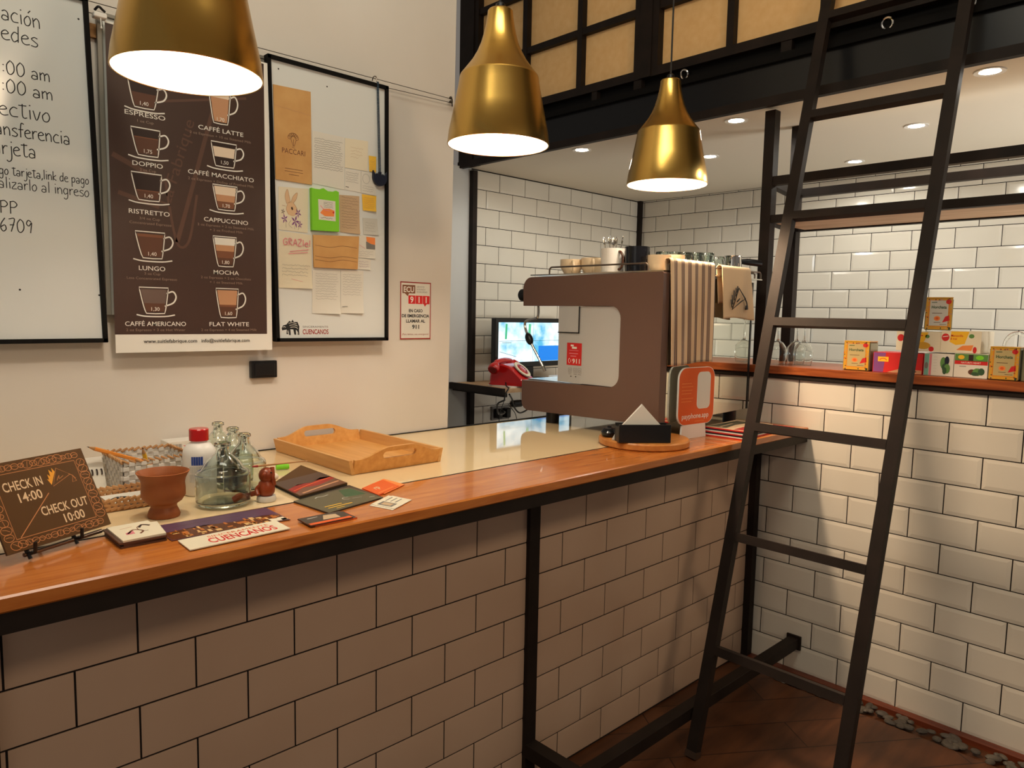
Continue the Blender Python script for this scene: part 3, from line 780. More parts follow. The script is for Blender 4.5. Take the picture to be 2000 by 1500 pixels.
def menu(cv):
    cv.rect(.2235, 1.254, .5985, 1.958, 'menu_brown'); cv.up()
    # pale script mark behind the cups
    for pts, wd in (([(.37, 1.48), (.41, 1.62), (.46, 1.80), (.50, 1.93)], .010), ([(.345, 1.63), (.36, 1.52), (.375, 1.47), (.40, 1.49), (.42, 1.60)], .006), ([(.23, 1.67), (.34, 1.62)], .012), ([(.24, 1.585), (.33, 1.56)], .010), ([(.30, 1.80), (.55, 1.86)], .006)):
        cv.line(pts, wd, 'menu_mark', smooth=6)
    cv.text('La Fabrique', .355, 1.565, .026, 'menu_mark', 'l', 0, width=.22, rot=1.28)
    cv.up()
    L = .304; R_ = .488
    W = 'white'
    cup(cv, .268, .336, 1.846, .281, .324, 1.786, [(.55, 'coffee'), (.98, 'coffee_dark')], '1,40')
    cv.text('ESPRESSO', L, 1.7655, .0105, W, 'c', .006, .090); cv.text('1 oz Cup', L, 1.752, .006, 'menu_grey', 'c', 0, .036)
    cup(cv, .271, .336, 1.739, .286, .330, 1.677, [(.64, 'coffee'), (.68, 'coffee_mid'), (.98, 'coffee_dark')], '1,75')
    cv.text('DOPPIO', .3065, 1.6515, .0105, W, 'c', .006, .068); cv.text('2 oz Cup', .3065, 1.640, .006, 'menu_grey', 'c', 0, .036)
    cup(cv, .269, .337, 1.636, .284, .330, 1.573, [(.30, 'coffee'), (.34, 'coffee_mid'), (.98, 'coffee_dark')], '1,40')
    cv.text('RISTRETTO', .3075, 1.5395, .0105, W, 'c', .006, .092); cv.text('3/4 oz Cup', .3075, 1.527, .006, 'menu_grey', 'c', 0, .046); cv.text('Concentrated Espresso', .3095, 1.516, .006, 'menu_grey', 'c', 0, .094)
    cup(cv, .274, .341, 1.499, .290, .333, 1.437, [(.82, 'coffee'), (.94, 'coffee_mid')], '1,40')
    cv.text('LUNGO', .310, 1.4075, .0105, W, 'c', .006, .060); cv.text('3 oz Cup', .310, 1.397, .006, 'menu_grey', 'c', 0, .036); cv.text('Less Concentrated Espresso', .310, 1.3855, .006, 'menu_grey', 'c', 0, .114)
    cup(cv, .279, .346, 1.367, .294, .336, 1.305, [(.36, 'coffee'), (.96, 'coffee_grey')], '1,30')
    cv.text('CAFFÉ AMERICANO', .316, 1.2745, .0105, W, 'c', .006, .140); cv.text('2 oz Espresso + 3 oz Hot Water', .316, 1.262, .006, 'menu_grey', 'c', 0, .136)
    cup(cv, .453, .509, 1.868, .465, .500, 1.784, [(.35, 'coffee_tan'), (.75, 'coffee_tan'), (.98, 'coffee_milk')], '1,70', False)
    cv.text('CAFFÉ LATTE', .4835, 1.7615, .0105, W, 'c', .006, .114); cv.text('2 oz Espresso + 10 oz Steamed Milk', .4835, 1.748, .006, 'menu_grey', 'c', 0, .156)
    cup(cv, .457, .522, 1.738, .468, .514, 1.679, [(.36, 'coffee_dark'), (.82, 'coffee_milk'), (.98, 'coffee_dark')], '1,50')
    cv.text('CAFFÉ MACCHIATO', .483, 1.650, .0105, W, 'c', .006, .168); cv.text('2 oz Espresso + Dollop of Frothed Milk', .483, 1.636, .006, 'menu_grey', 'c', 0, .168)
    cup(cv, .459, .522, 1.632, .472, .514, 1.571, [(.3, 'coffee_mid'), (.6, 'coffee_tan'), (.98, 'coffee_milk')], '1,70')
    cv.text('CAPPUCCINO', .4925, 1.538, .0105, W, 'c', .006, .114); cv.text('2 oz Espresso + 2 oz Steamed Milk', .4925, 1.526, .006, 'menu_grey', 'c', 0, .146); cv.text('+ 2 oz Frothed Milk', .4925, 1.515, .006, 'menu_grey', 'c', 0, .086)
    cup(cv, .457, .518, 1.503, .470, .508, 1.428, [(.25, 'coffee'), (.5, 'coffee_mid'), (.72, 'coffee_tan'), (.98, 'white')], '1,80', False)
    cv.text('MOCHA', .490, 1.407, .0105, W, 'c', .006, .066); cv.text('2 oz Espresso + 2 oz Chocolate', .490, 1.395, .006, 'menu_grey', 'c', 0, .130); cv.text('+ 1 oz Steamed Milk', .490, 1.3835, .006, 'menu_grey', 'c', 0, .086)
    cup(cv, .462, .521, 1.371, .474, .514, 1.297, [(.34, 'coffee'), (.42, 'coffee_mid'), (.97, 'coffee_tan')], '1,60', False)
    cv.text('FLAT WHITE', .496, 1.2745, .0105, W, 'c', .006, .104); cv.text('2 oz Espresso + 4 oz Steamed Milk', .496, 1.262, .006, 'menu_grey', 'c', 0, .146)
    cv.text('www.suitlefabrique.com', .286, 1.2335, .0085, 'ink', 'l', .01, .126); cv.text('info@suitlefabrique.com', .423, 1.2335, .0085, 'ink', 'l', .01, .126)
sheet('menu_poster', [(.2235, 1.962), (.612, 1.962), (.613, 1.2105), (.2245, 1.2105)], .528, 'white', 'tall brown coffee menu poster with drawn cups and prices', 'poster', draw=menu)
# bulldog clip and hanger for the poster
t = thing('binder_clip', 'white bulldog clip with black grips holding the poster top', 'clip', (.214, .525, 1.965))
b = MB(); b.box(.199, .226, .516, .536, 1.962, 1.974, 'white_plastic', bev=.002); b.build('jaw', t)
b = MB(); b.tube(catmull([(.202, .522, 1.977), (.208, .514, 1.984), (.216, .516, 1.980), (.222, .520, 1.978)], 5), .0028, 'black_plastic', 8); b.build('grip', t)
b = MB(); b.tube([(.213, .519, 1.962), (.2135, .518, 1.942)], .0012, 'white_plastic', 6); b.sphere((.2135, .518, 1.941), .0025, 'white_plastic', 8); b.build('pin', t)

# battens that carry the boards
for z0, z1, lb in ((1.928, 1.958, 'upper'), (1.330, 1.372, 'lower')):
    b = MB(); b.box(-.44, .970, .5555, .5655, z0, z1, 'batten_wood')
    tag(b.build('batten', loc=(.25, .56, z0)), 'thin ' + lb + ' wooden batten on the wall behind the boards', 'batten', 'battens behind the boards')
# two hanging wires
for z, z2, lb in ((2.001, 2.0075, 'upper thin wire stretched along the cream wall above the boards'), (1.976, 1.9955, 'lower thin wire stretched along the cream wall just under the other wire')):
    b = MB(); b.tube([(-.5, .545, z), (.6, .545, z + .0005), (1.235, .545, z2)], .0010, 'thin_wire', 6)
    b.tube([(1.232, .545, z2), (1.245, .547, z2 + .001), (1.262, .566, z2 - .002)], .0022, 'thin_wire', 6); b.sphere((1.238, .545, z2 + .003), .005, 'thin_wire', 8)
    tag(b.build('hanging_wire', loc=(1.2, .545, z)), lb, 'wire', 'wires above the boards')

# sheets pinned to the second board
YP = YB - .0012
G = 'papers on the notice whiteboard'
def bag(cv):
    cx = .682; cv.text('PACCARI', cx, 1.741, .0135, 'coffee_mid', 'c', 0, .068)
    for i in range(7):
        a = pi * (.08 + .84 * i / 6); cv.ring(cx - .001 + .011 * cos(a), 1.782 + .011 * sin(a), .0055, .0045, .0011, 'coffee_mid', 10)
    for dx in (-.004, 0, .004): cv.line([(cx + dx * 2, 1.781), (cx + dx * .4, 1.762)], .0012, 'coffee_mid')
    cv.line([(cx - .005, 1.760), (cx + .004, 1.757)], .001, 'coffee_mid')
    for z, w_ in ((1.701, .052), (1.694, .054), (1.686, .03)): cv.line([(cx - w_ / 2, z), (cx + w_ / 2, z)], .0012, 'coffee_mid')
    cv.line([(.627, 1.861), (.735, 1.853)], .0008, 'coffee_tan')
sheet('paper_bag', [(.625, 1.913), (.734, 1.917), (.736, 1.667), (.629, 1.668)], YP - .002, 'kraft', 'tall flattened kraft bag with a printed tree mark, at the board\'s upper left', 'paper bag', G, bag, thick=.002)
sheet('letter', [(.739, 1.815), (.840, 1.814), (.839, 1.667), (.738, 1.672)], YP, 'paper', 'white letter filled with lines of handwriting, right of the tall kraft bag', 'note', G, lambda cv: cv.scribble(.745, 1.715, .835, 1.800, 14, 'grey', .0008, 2))
sheet('card', [(.842, 1.813), (.919, 1.817), (.917, 1.730), (.841, 1.730)], YP, 'cream_paper', 'plain cream card near the board top, right of the lined letter', 'note', G, lambda cv: cv.scribble(.860, 1.760, .905, 1.795, 4, 'paper_tan', .0006, 3))
sheet('sticky_note', [(.921, 1.776), (.9465, 1.777), (.946, 1.731), (.923, 1.731)], YP - .001, 'sticky', 'yellow sticky note partly behind the hanging pendant necklace', 'sticky note', G, lambda cv: cv.scribble(.925, 1.735, .944, 1.765, 6, 'coffee_tan', .0005, 4))
sheet('note', [(.841, 1.727), (.894, 1.7275), (.894, 1.666), (.841, 1.668)], YP, 'paper', 'small white handwritten note below the cream card', 'note', G, lambda cv: (cv.scribble(.845, 1.690, .890, 1.722, 5, 'grey', .0006, 5), cv.line([(.844, 1.677), (.854, 1.676)], .0015, 'ink')))
sheet('note', [(.895, 1.7275), (.945, 1.728), (.947, 1.663), (.895, 1.666)], YP - .0004, 'paper', 'small white note with a faint sketch, under the first yellow sticky note', 'note', G, lambda cv: (cv.ring(.912, 1.708, .012, .014, .0006, 'grey', 14), cv.scribble(.900, 1.670, .940, 1.69, 3, 'grey', .0005, 6)))
def rabbit(cv):
    x0, z0, sx, sz = .637, 1.536, .087, .117
    o = lambda pts: [(x0 + a * sx, z0 + b * sz) for a, b in pts]
    hd = o([(.30, .60), (.38, .66), (.50, .64), (.60, .54), (.62, .44), (.55, .36), (.44, .34), (.32, .38), (.26, .48)])
    cv.fpoly([(q.x, q.y) for q in catmull([(a, c_, 0) for a, c_ in hd], 4, True)], 'ear_fill')
    for ear in ([(.28, .60), (.22, .78), (.30, .94), (.36, .80), (.40, .66)], [(.42, .66), (.50, .80), (.64, .89), (.60, .74), (.50, .64)]):
        cv.fpoly([(q.x, q.y) for q in catmull([(a, c_, 0) for a, c_ in o(ear)], 4)], 'ear_fill'); 
    cv.up()
    for ear in ([(.28, .60), (.22, .78), (.30, .94), (.36, .80), (.40, .66)], [(.42, .66), (.50, .80), (.64, .89), (.60, .74), (.50, .64)], [(.30, .60), (.26, .48), (.34, .36)], [(.50, .64), (.62, .52), (.60, .40)], [(.12, .56), (.24, .55)]):
        cv.line(o(ear), .0009, 'skin_line', smooth=4)
    cv.fpoly(o([(.42, .54), (.47, .55), (.49, .50), (.47, .47), (.43, .50)]), 'coffee_dark')
    for cx, cz, R_, m_ in ((.66, .42, .10, 'purple'), (.56, .22, .13, 'purple'), (.20, .26, .10, 'purple'), (.15, .42, .06, 'coffee_grey'), (.72, .16, .08, 'purple')):
        for k in range(5):
            a = 2 * pi * k / 5 + cx * 9
            cv.fpoly(o([(cx, cz), (cx + R_ * .6 * cos(a - .35), cz + R_ * .6 * sin(a - .35)), (cx + R_ * 1.2 * cos(a), cz + R_ * 1.2 * sin(a)), (cx + R_ * .6 * cos(a + .35), cz + R_ * .6 * sin(a + .35))]), m_)
    for a in ([(.24, .20), (.25, .06)], [(.55, .14), (.53, .04)], [(.42, .24), (.34, .14), (.46, .06)], [(.70, .12), (.66, .03)]): cv.line(o(a), .0008, 'leaf_line', smooth=3)
sheet('drawing', [(.638, 1.650), (.726, 1.655), (.723, 1.534), (.637, 1.536)], YP, 'cream_paper', 'drawing of a brown rabbit among purple flowers', 'drawing', G, rabbit)
def lime(cv):
    cv.fpoly([(.749, 1.629), (.803, 1.629), (.804, 1.573), (.751, 1.573)], 'paper'); cv.up()
    cv.fpoly([(.755, 1.592), (.765, 1.604), (.785, 1.606), (.800, 1.602), (.799, 1.586), (.770, 1.584)], 'orange_light'); cv.up()
    cv.line([(.756, 1.612), (.768, 1.602), (.785, 1.600)], .002, 'pink', smooth=3); cv.ell(.797, 1.597, .003, .003, 'red', 10)
    cv.scribble(.766, 1.608, .798, 1.626, 4, 'ink', .0007, 8); cv.scribble(.757, 1.576, .799, 1.583, 1, 'ink', .0009, 9)
b = MB()
out = [(.731, 1.542), (.8155, 1.545), (.8145, 1.656), (.806, 1.659), (.799, 1.655), (.780, 1.654), (.766, 1.661), (.757, 1.656), (.738, 1.656), (.729, 1.6575)]
b.prism(out, YP - .012, YP - .001, 'lime', axis='y')
lime(Cv(b, (0, YP - .012, 0), Xv, Zv))
tag(b.build('gift_bag', loc=(.77, YP, 1.6)), 'small lime green paper bag with a white drawn label', 'paper bag', G)
sheet('lined_note', [(.823, 1.651), (.889, 1.655), (.890, 1.545), (.825, 1.546)], YP, 'paper_tan', 'tan ruled notebook page right of the lime green bag', 'note', G, lambda cv: cv.scribble(.829, 1.557, .886, 1.650, 12, 'coffee_grey', .0006, 11), curl=.004)
sheet('sticky_note', [(.898, 1.662), (.947, 1.662), (.945, 1.616), (.901, 1.616)], YP - .001, 'sticky', 'square yellow sticky note at the end of the lime bag\'s row', 'sticky note', G, lambda cv: cv.scribble(.903, 1.622, .943, 1.656, 6, 'coffee_tan', .0006, 12), curl=.004)
sheet('note', [(.901, 1.594), (.951, 1.596), (.954, 1.548), (.903, 1.546)], YP, 'paper_grey', 'pale grey note just below the square yellow sticky note', 'note', G, lambda cv: cv.scribble(.908, 1.556, .945, 1.585, 4, 'grey', .0004, 13), curl=.003)
def grazie(cv):
    hand(cv, 'GRAZIe!', .648, .732, 1.496, .0105, 'pink', .0022)
    cv.line([(.668, 1.479), (.724, 1.488)], .0018, 'pink'); cv.line([(.664, 1.473), (.722, 1.480)], .0018, 'pink')
    cv.scribble(.645, 1.412, .728, 1.448, 4, 'grey', .0006, 14); cv.line([(.672, 1.405), (.706, 1.398)], .0008, 'pink')
sheet('thank_you_sheet', [(.637, 1.533), (.735, 1.529), (.734, 1.380), (.635, 1.379)], YP, 'cream_paper', 'cream sheet with a large pink handwritten thank-you word, underlined twice', 'note', G, grazie, curl=.005)
def creases(cv):
    for z in (1.502, 1.472, 1.462): cv.line([(.742, z), (.79, z - .003), (.83, z + .004), (.878, z + .001)], .0010, 'coffee_mid', smooth=3)
sheet('paper_bag', [(.737, 1.530), (.885, 1.538), (.880, 1.442), (.739, 1.440)], YP - .006, 'kraft', 'wide crumpled kraft bag in the middle of the notice board', 'paper bag', G, creases, thick=.005)
def n2(cv):
    cv.fpoly([(.912, 1.540), (.943, 1.539), (.943, 1.518), (.928, 1.520), (.914, 1.526)], 'orange_light'); cv.fpoly([(.912, 1.526), (.928, 1.520), (.943, 1.518), (.943, 1.505), (.913, 1.505)], 'grey'); cv.line([(.888, 1.515), (.908, 1.505)], .0008, 'pink'); cv.scribble(.888, 1.48, .938, 1.500, 3, 'grey', .0004, 15)
sheet('note', [(.8855, 1.542), (.944, 1.544), (.944, 1.477), (.8845, 1.477)], YP, 'paper', 'white note with a small orange and grey photo stuck on it', 'note', G, n2, curl=.003)
sheet('note', [(.884, 1.476), (.929, 1.474), (.926, 1.443), (.884, 1.443)], YP, 'paper', 'smallest white note, right of the wide kraft bag', 'note', G, lambda cv: cv.scribble(.887, 1.449, .924, 1.470, 3, 'purple', .0005, 16), curl=.003)
sheet('letter', [(.737, 1.432), (.826, 1.435), (.824, 1.310), (.735, 1.311)], YP, 'paper', 'white handwritten letter hanging lowest in the board\'s middle', 'note', G, lambda cv: cv.scribble(.745, 1.350, .818, 1.428, 11, 'grey', .0005, 17), curl=.006)
sheet('letter', [(.827, 1.437), (.903, 1.440), (.901, 1.313), (.826, 1.313)], YP - .0005, 'paper', 'white handwritten letter at the right of the lowest row of papers', 'note', G, lambda cv: (cv.scribble(.832, 1.365, .898, 1.430, 9, 'grey', .0005, 18), cv.line([(.830, 1.332), (.848, 1.333)], .0014, 'grey')), curl=.006)

# necklace hung from the wire
t = thing('necklace', 'blue bead necklace with a dark crescent pendant hung from the wire', 'necklace', (.948, .53, 1.69))
b = MB(); b.tube(catmull([(.9405, .543, 1.996), (.940, .538, 2.004), (.944, .534, 2.008), (.948, .532, 2.003), (.946, .531, 1.992)], 5), .0014, 'wire_steel', 8); b.build('hook', t)
b = MB()
for x0, x1, y in ((.9465, .9535, .526), (.950, .958, .5255)):
    pts = [(x0 + (x1 - x0) * i / 66, y, 1.990 - .270 * i / 66) for i in range(67)]
    for p_ in pts: b.sphere(p_, .0021, 'chain_blue', 6)
b.build('bead_strand', t)
b = MB(); arc = [(.9555 + .024 * cos(a), 1.717 + .025 * sin(a)) for a in [pi + pi * i / 16 for i in range(17)]]
out = arc + [(.979, 1.737), (.972, 1.722), (.965, 1.728), (.960, 1.722), (.9595, 1.733), (.952, 1.733), (.951, 1.722), (.945, 1.728), (.939, 1.722), (.9325, 1.735)]
b.prism(out, .522, .530, 'navy', axis='y'); b.build('pendant', t)

# emergency sign and wall switch
def ecu(cv):
    x0, x1, z0, z1 = 1.057, 1.178, 1.233, 1.416
    P = lambda a, c_: (x0 + (x1 - x0) * a, z0 + (z1 - z0) * c_)
    def R(a, c_, d, e, m_): cv.fpoly([P(a, c_), P(d, c_), P(d, e), P(a, e)], m_)
    R(0, 0, 1, 1, 'dark_red'); cv.up(); R(.03, .02, .97, .98, 'paper'); cv.up()
    R(.07, .80, .48, .945, 'coffee_mid'); cv.fpoly([P(.14, .80), P(.28, .80), P(.24, .75)], 'coffee_mid')
    for k in range(3): R(.26 + k * .235, .62, .485 + k * .235, .765, 'red')
    cv.fpoly([P(.76, .62), P(.86, .62), P(.80, .575)], 'red'); cv.up()
    cv.text('ECU', *P(.275, .823), .017, 'white', 'c', .02, .040)
    for k, c_ in enumerate('911'): cv.text(c_, *P(.372 + k * .235, .642), .019, 'white', 'c', .02)
    for k, s_ in enumerate(('SERVICIO', 'INTEGRADO', 'DE SEGURIDAD')): cv.text(s_, *P(.53, .905 - k * .045), .0052, 'grey', 'l', 0, (.030, .034, .042)[k])
    cv.text('EN CASO', *P(.5, .475), .0095, 'ink', 'c', .03, .054); cv.text('DE EMERGENCIA', *P(.5, .385), .0095, 'ink', 'c', .03, .108)
    cv.text('LLAMAR AL', *P(.5, .295), .0095, 'ink', 'c', .03, .075); cv.text('911', *P(.5, .185), .0125, 'ink', 'c', .03, .028)
    cv.text('¡Para delitos, una emergencia!', *P(.5, .075), .0055, 'dark_red', 'c', 0, .105)
sheet('emergency_sign', [(1.0545, 1.416), (1.177, 1.416), (1.181, 1.233), (1.057, 1.233)], .5625, 'paper', 'white and red emergency telephone sign stuck on the cream wall', 'sign', draw=ecu, thick=.001)
t = thing('wall_socket', 'black rectangular cover plate low on the cream wall under the menu poster', 'wall socket', (.6, .565, 1.155))
b = MB(); b.box(.5635, .6375, .549, .5655, 1.1325, 1.1795, 'black_plastic', bev=.002); b.build('plate', t)
b = MB(); b.box(.572, .629, .546, .550, 1.139, 1.173, 'black_plastic', bev=.001); b.build('insert', t)

# ================================================================== ON THE COUNTER
# bamboo tray
t = thing('serving_tray', 'bamboo serving tray with two cut-out handles lying on the white top', 'tray', (.755, .335, ZT))
x0, x1, y0, y1 = .622, .890, .138, .530
b = MB(); b.box(x0 + .006, x1 - .006, y0 + .006, y1 - .006, ZT + .002, ZT + .008, 'bamboo'); b.build('base', t)
for sx in (-1, 1):
    b = MB(); xo = x0 if sx < 0 else x1
    q = [(xo, ZT + .0005), (xo - sx * .009, ZT + .0005), (xo - sx * .001, ZT + .036), (xo + sx * .008, ZT + .036)]
    if sx > 0: q = q[::-1]
    b.prism(q, y0, y1, 'bamboo_side', axis='y'); b.build('side', t)
def handle_end(yo, sy, lo=0):
    b = MB(); n = 24; xa, xb = x0 + .006, x1 - .006; cx = (xa + xb) / 2
    top = []
    for i in range(n + 1):
        f = i / n; x = xa + (xb - xa) * f; e = abs(x - cx) / ((xb - xa) / 2)
        hh = .036 + .024 * (1 - min(1, max(0, (e - .22) / .68)) ** 2 * (3 - 2 * min(1, max(0, (e - .22) / .68))))
        top.append((x, hh))
    hw, hz, hr = .050, .0395, .0085           # slot half-width, centre height, radius
    def strip(pts_lo, pts_hi):
        vs = []; fs = []
        for (xl, zl), (xh, zh) in zip(pts_lo, pts_hi):
            for (x, z) in ((xl, zl), (xh, zh)):
                lean = sy * (-.004 + .014 * z / .05)
                for d in (-.0045, .0045): vs.append((x, yo + lean + d, ZT + .0005 + z))
        for i in range(len(pts_lo) - 1):
            a = i * 4; c_ = a + 4
            fs += [(a, c_, c_ + 2, a + 2), (a + 1, a + 3, c_ + 3, c_ + 1), (a + 2, c_ + 2, c_ + 3, a + 3), (a, a + 1, c_ + 1, c_)]
        e = len(vs) - 4
        fs += [(0, 2, 3, 1), (e, e + 1, e + 3, e + 2)]
        b.add(vs, fs, 'bamboo')
    xs = [xa + (xb - xa) * i / 60 for i in range(61)]
    T = lambda x: (lambda f: top[int(f)][1] * (1 - f % 1) + top[min(n, int(f) + 1)][1] * (f % 1))((x - xa) / (xb - xa) * n)
    def slot(x):
        d = abs(x - cx)
        if d >= hw: return 0
        if d <= hw - hr: return hr
        return math.sqrt(max(0, hr * hr - (d - (hw - hr)) ** 2))
    lft = [x for x in xs if x <= cx - hw] + [cx - hw]; rgt = [cx + hw] + [x for x in xs if x >= cx + hw]
    mid = [cx - hw + 2 * hw * i / 40 for i in range(41)]
    strip([(x, 0) for x in lft], [(x, T(x)) for x in lft]); strip([(x, 0) for x in rgt], [(x, T(x)) for x in rgt])
    strip([(x, 0) for x in mid], [(x, hz - slot(x) - 1e-4) for x in mid]); strip([(x, hz + slot(x) + 1e-4) for x in mid], [(x, T(x)) for x in mid])
    b.build('handle_panel', t)
handle_end(y0 + .004, -1); handle_end(y1 - .004, 1)

# CHECK IN / CHECK OUT plate on a small easel
e = Vector((.1613, .0798, 0)).normalized(); nb = Vector((-e.y, e.x, 0)); tl = .47
upv = Vector((0, 0, 1)) * cos(tl) + nb * sin(tl)
o = Vector((-.098, -.0815, .948)); W_, H_ = .180, .142
t = thing('hours_sign', 'brown check-in and check-out plate with coffee-bean border leaning on an easel', 'sign', (0, -.03, ZT))
nf = e.cross(upv)     # towards the viewer
b = MB()
Mx = Matrix((e, upv, nf)).transposed().to_4x4(); Mx.translation = o
b.box(0, W_, 0, H_, -.004, 0, 'sign_brown', M=Mx)
cv = Cv(b, o, e, upv)
cv.line([(.021, .019), (.159, .019), (.159, .123), (.021, .123), (.021, .019)], .0012, 'sign_copper')
r = random.Random(5)
def beans(xa, ya, xb, yb, n):
    for i in range(n):
        f = (i + .5) / n; x = xa + (xb - xa) * f; y = ya + (yb - ya) * f; R_ = r.choice((.0075, .006, .0085, .0045)); a = r.uniform(0, pi)
        cv.ring(x, y, R_, R_ * .8, .0009, 'sign_copper', 14); cv.line([(x - R_ * .7 * cos(a), y - R_ * .6 * sin(a)), (x, y + .001), (x + R_ * .7 * cos(a), y + R_ * .6 * sin(a))], .0007, 'sign_copper', smooth=3)
beans(.012, .010, .168, .010, 15); beans(.012, .132, .168, .132, 15); beans(.011, .018, .011, .124, 9); beans(.169, .018, .169, .124, 9)
cv.text('CHECK IN', .061, .094, .0150, 'sign_cream', 'c', .012, .064); cv.text('14:00', .066, .073, .0150, 'sign_cream', 'c', .012, .038)
cv.text('CHECK OUT', .114, .044, .0145, 'sign_cream', 'c', .012, .082); cv.text('10:00', .123, .024, .0145, 'sign_cream', 'c', .012, .036)
cv.line([(.028, .020), (.096, .078)], .0013, 'sign_copper')
def cafe_mark(cv, ox, oy, k, line, fill, wd):
    q = lambda pts: [(ox + a * k, oy + c_ * k) for a, c_ in pts]
    cv.line(q([(.1, .0), (.42, .62), (.85, .30), (.1, .0)]), wd, line)
    cv.fpoly(q([(.06, .06), (-.03, .30), (.04, .26), (.04, .46), (.12, .36), (.14, .62), (.24, .48), (.27, .66), (.34, .50)]), fill)
    cv.line(q([(.80, .33), (.92, .24), (1.0, .10)]), wd, line); cv.line(q([(.92, .22), (.84, .0), (1.0, .02), (.92, .22)]), wd, line)
    cv.line(q([(.30, .18), (.44, .34), (.40, .22), (.58, .30)]), wd * .8, line, smooth=3)
cafe_mark(cv, .103, .087, .047, 'sign_copper', 'flame', .0010)
b.build('plate', t)
for q in (.035, .115):
    ft = MB(); bx = o + e * q
    ft.tube([bx + upv * .10 - nf * .008, bx - nf * .008 + Vector((0, 0, -.004)), bx + Vector((0, 0, -.008)) + nf * .004, bx + nf * .012 + Vector((0, 0, -.010)), bx + nf * .013 + Vector((0, 0, .006))], .0028, 'black_plastic', 8)
    ft.tube([bx - nf * .008, Vector((bx.x, bx.y, ZT + .003)) + e * .0], .0028, 'black_plastic', 8)
    ft.tube([bx + upv * .085 - nf * .009, Vector(((bx + nb * .10).x, (bx + nb * .10).y, ZT + .003))], .0028, 'black_plastic', 8)
    ft.build('easel_leg', t)
ft = MB(); ft.tube([o + e * .03 - nf * .008 + Vector((0, 0, -.006)), o + e * .165 - nf * .006 + Vector((0, 0, -.006))], .0035, 'wire_steel', 8); ft.build('easel_bar', t)

# terracotta cup
b = MB(); b.lathe([(0, 0), (.0275, 0), (.0285, .004), (.026, .012), (.0225, .019), (.0235, .024), (.032, .030), (.0385, .040), (.0385, .052), (.0375, .064), (.039, .072), (.0455, .084), (.0462, .0855), (.0445, .086), (.0375, .075), (.035, .066), (.0355, .050), (.034, .040), (.025, .031), (0, .029)], 'terracotta', 48, (.170, .060, ZT + .0003))
tag(b.build('terracotta_cup', loc=(.170, .060, ZT)), 'footed terracotta cup with a flared rim in front of the woven basket', 'cup')

# glass jugs
def jug(x, y, rot, label, k_=1.0):
    t = thing('glass_jug', label, 'jug', (x, y, ZT), 'small glass jugs on the counter')
    b = MB()
    prof = [(0, .003), (.040, .002), (.049, .004), (.052, .010), (.0525, .030), (.0525, .060), (.0515, .0655), (.047, .0695), (.0415, .072), (.0385, .0765), (.035, .083), (.0285, .091), (.0205, .0985), (.0145, .105), (.0122, .112), (.0122, .1165), (.0160, .119), (.0160, .124), (.012, .126), (.0098, .122), (.0098, .112), (.0125, .1035), (.0188, .0968), (.027, .0892), (.0333, .0815), (.0367, .075), (.0405, .0700), (.046, .0677), (.0500, .0640), (.0509, .060), (.0509, .030), (.0503, .012), (.046, .0075), (0, .007)]
    b.lathe([(r_ * k_, z_) for r_, z_ in prof], 'glass', 48, (x, y, ZT + .0003)); b.build('body', t)
    for k in (0, 1):
        a = rot + pi * k; u = Vector((cos(a), sin(a), 0)); c0 = Vector((x, y, ZT))
        h = MB(); h.tube(catmull([c0 + u * .0125 + Zv * .113, c0 + u * .022 + Zv * .112, c0 + u * .028 + Zv * .104, c0 + u * .027 + Zv * .094], 5), .0032, 'glass', 10); h.build('handle', t)
    return t
jug(.288, .0735, .9, 'nearest of the small glass jugs, right of the terracotta cup')
jug(.385, .337, .9, 'rearmost glass jug, just right of the red bottle cap', .84)
jug(.381, .2445, .7, 'glass jug between the rearmost jug and the rightmost jug', .84)
jug(.367, .1520, 1.1, 'rightmost glass jug, behind the monkey figurine', .84)

# white bottle
t = thing('bottle', 'white plastic bottle with a red cap and blue label', 'bottle', (.287, .193, ZT))
b = MB(); b.lathe([(0, 0), (.031, 0), (.033, .003), (.033, .086), (.031, .096), (.024, .105), (.0165, .110), (.0160, .118), (0, .118)], 'white_plastic', 40, (.287, .193, ZT + .0003)); b.build('body', t)
b = MB(); b.lathe([(0, .114), (.0195, .114), (.0195, .137), (.018, .139), (0, .139)], 'red_plastic', 40, (.287, .193, ZT)); b.build('cap', t)
b = MB()
for i in range(9):
    a0 = -2.55 + .14 * i
    for z0, z1, m_ in ((.066, .084, 'blue'), (.050, .063, 'paper_grey'), (.030, .047, 'paper_grey')):
        if m_ == 'blue' and not 1 <= i <= 5: continue
        b.add([(.287 + .0334 * cos(a), .193 + .0334 * sin(a), ZT + z) for a, z in ((a0, z0), (a0 + .125, z0), (a0 + .125, z1), (a0, z1))], [(0, 1, 2, 3)], m_)
b.build('bottle_label', t)
b = MB(); b.box(.325, .425, .495, .548, ZT + .0003, ZT + .062, 'white_plastic', bev=.001)
cv = Cv(b, (0, .495, 0), Xv, Zv)
for i in range(12): cv.rect(.330 + i * .0024, ZT + .035, .330 + i * .0024 + (.0012 if i % 3 else .0018), ZT + .055, 'grey')
cv.line([(.362, ZT + .05), (.38, ZT + .045), (.40, ZT + .052)], .002, 'pink', smooth=3)
tag(b.build('carton', loc=(.375, .52, ZT)), 'small white carton with a barcode against the wall behind the bottle', 'box')

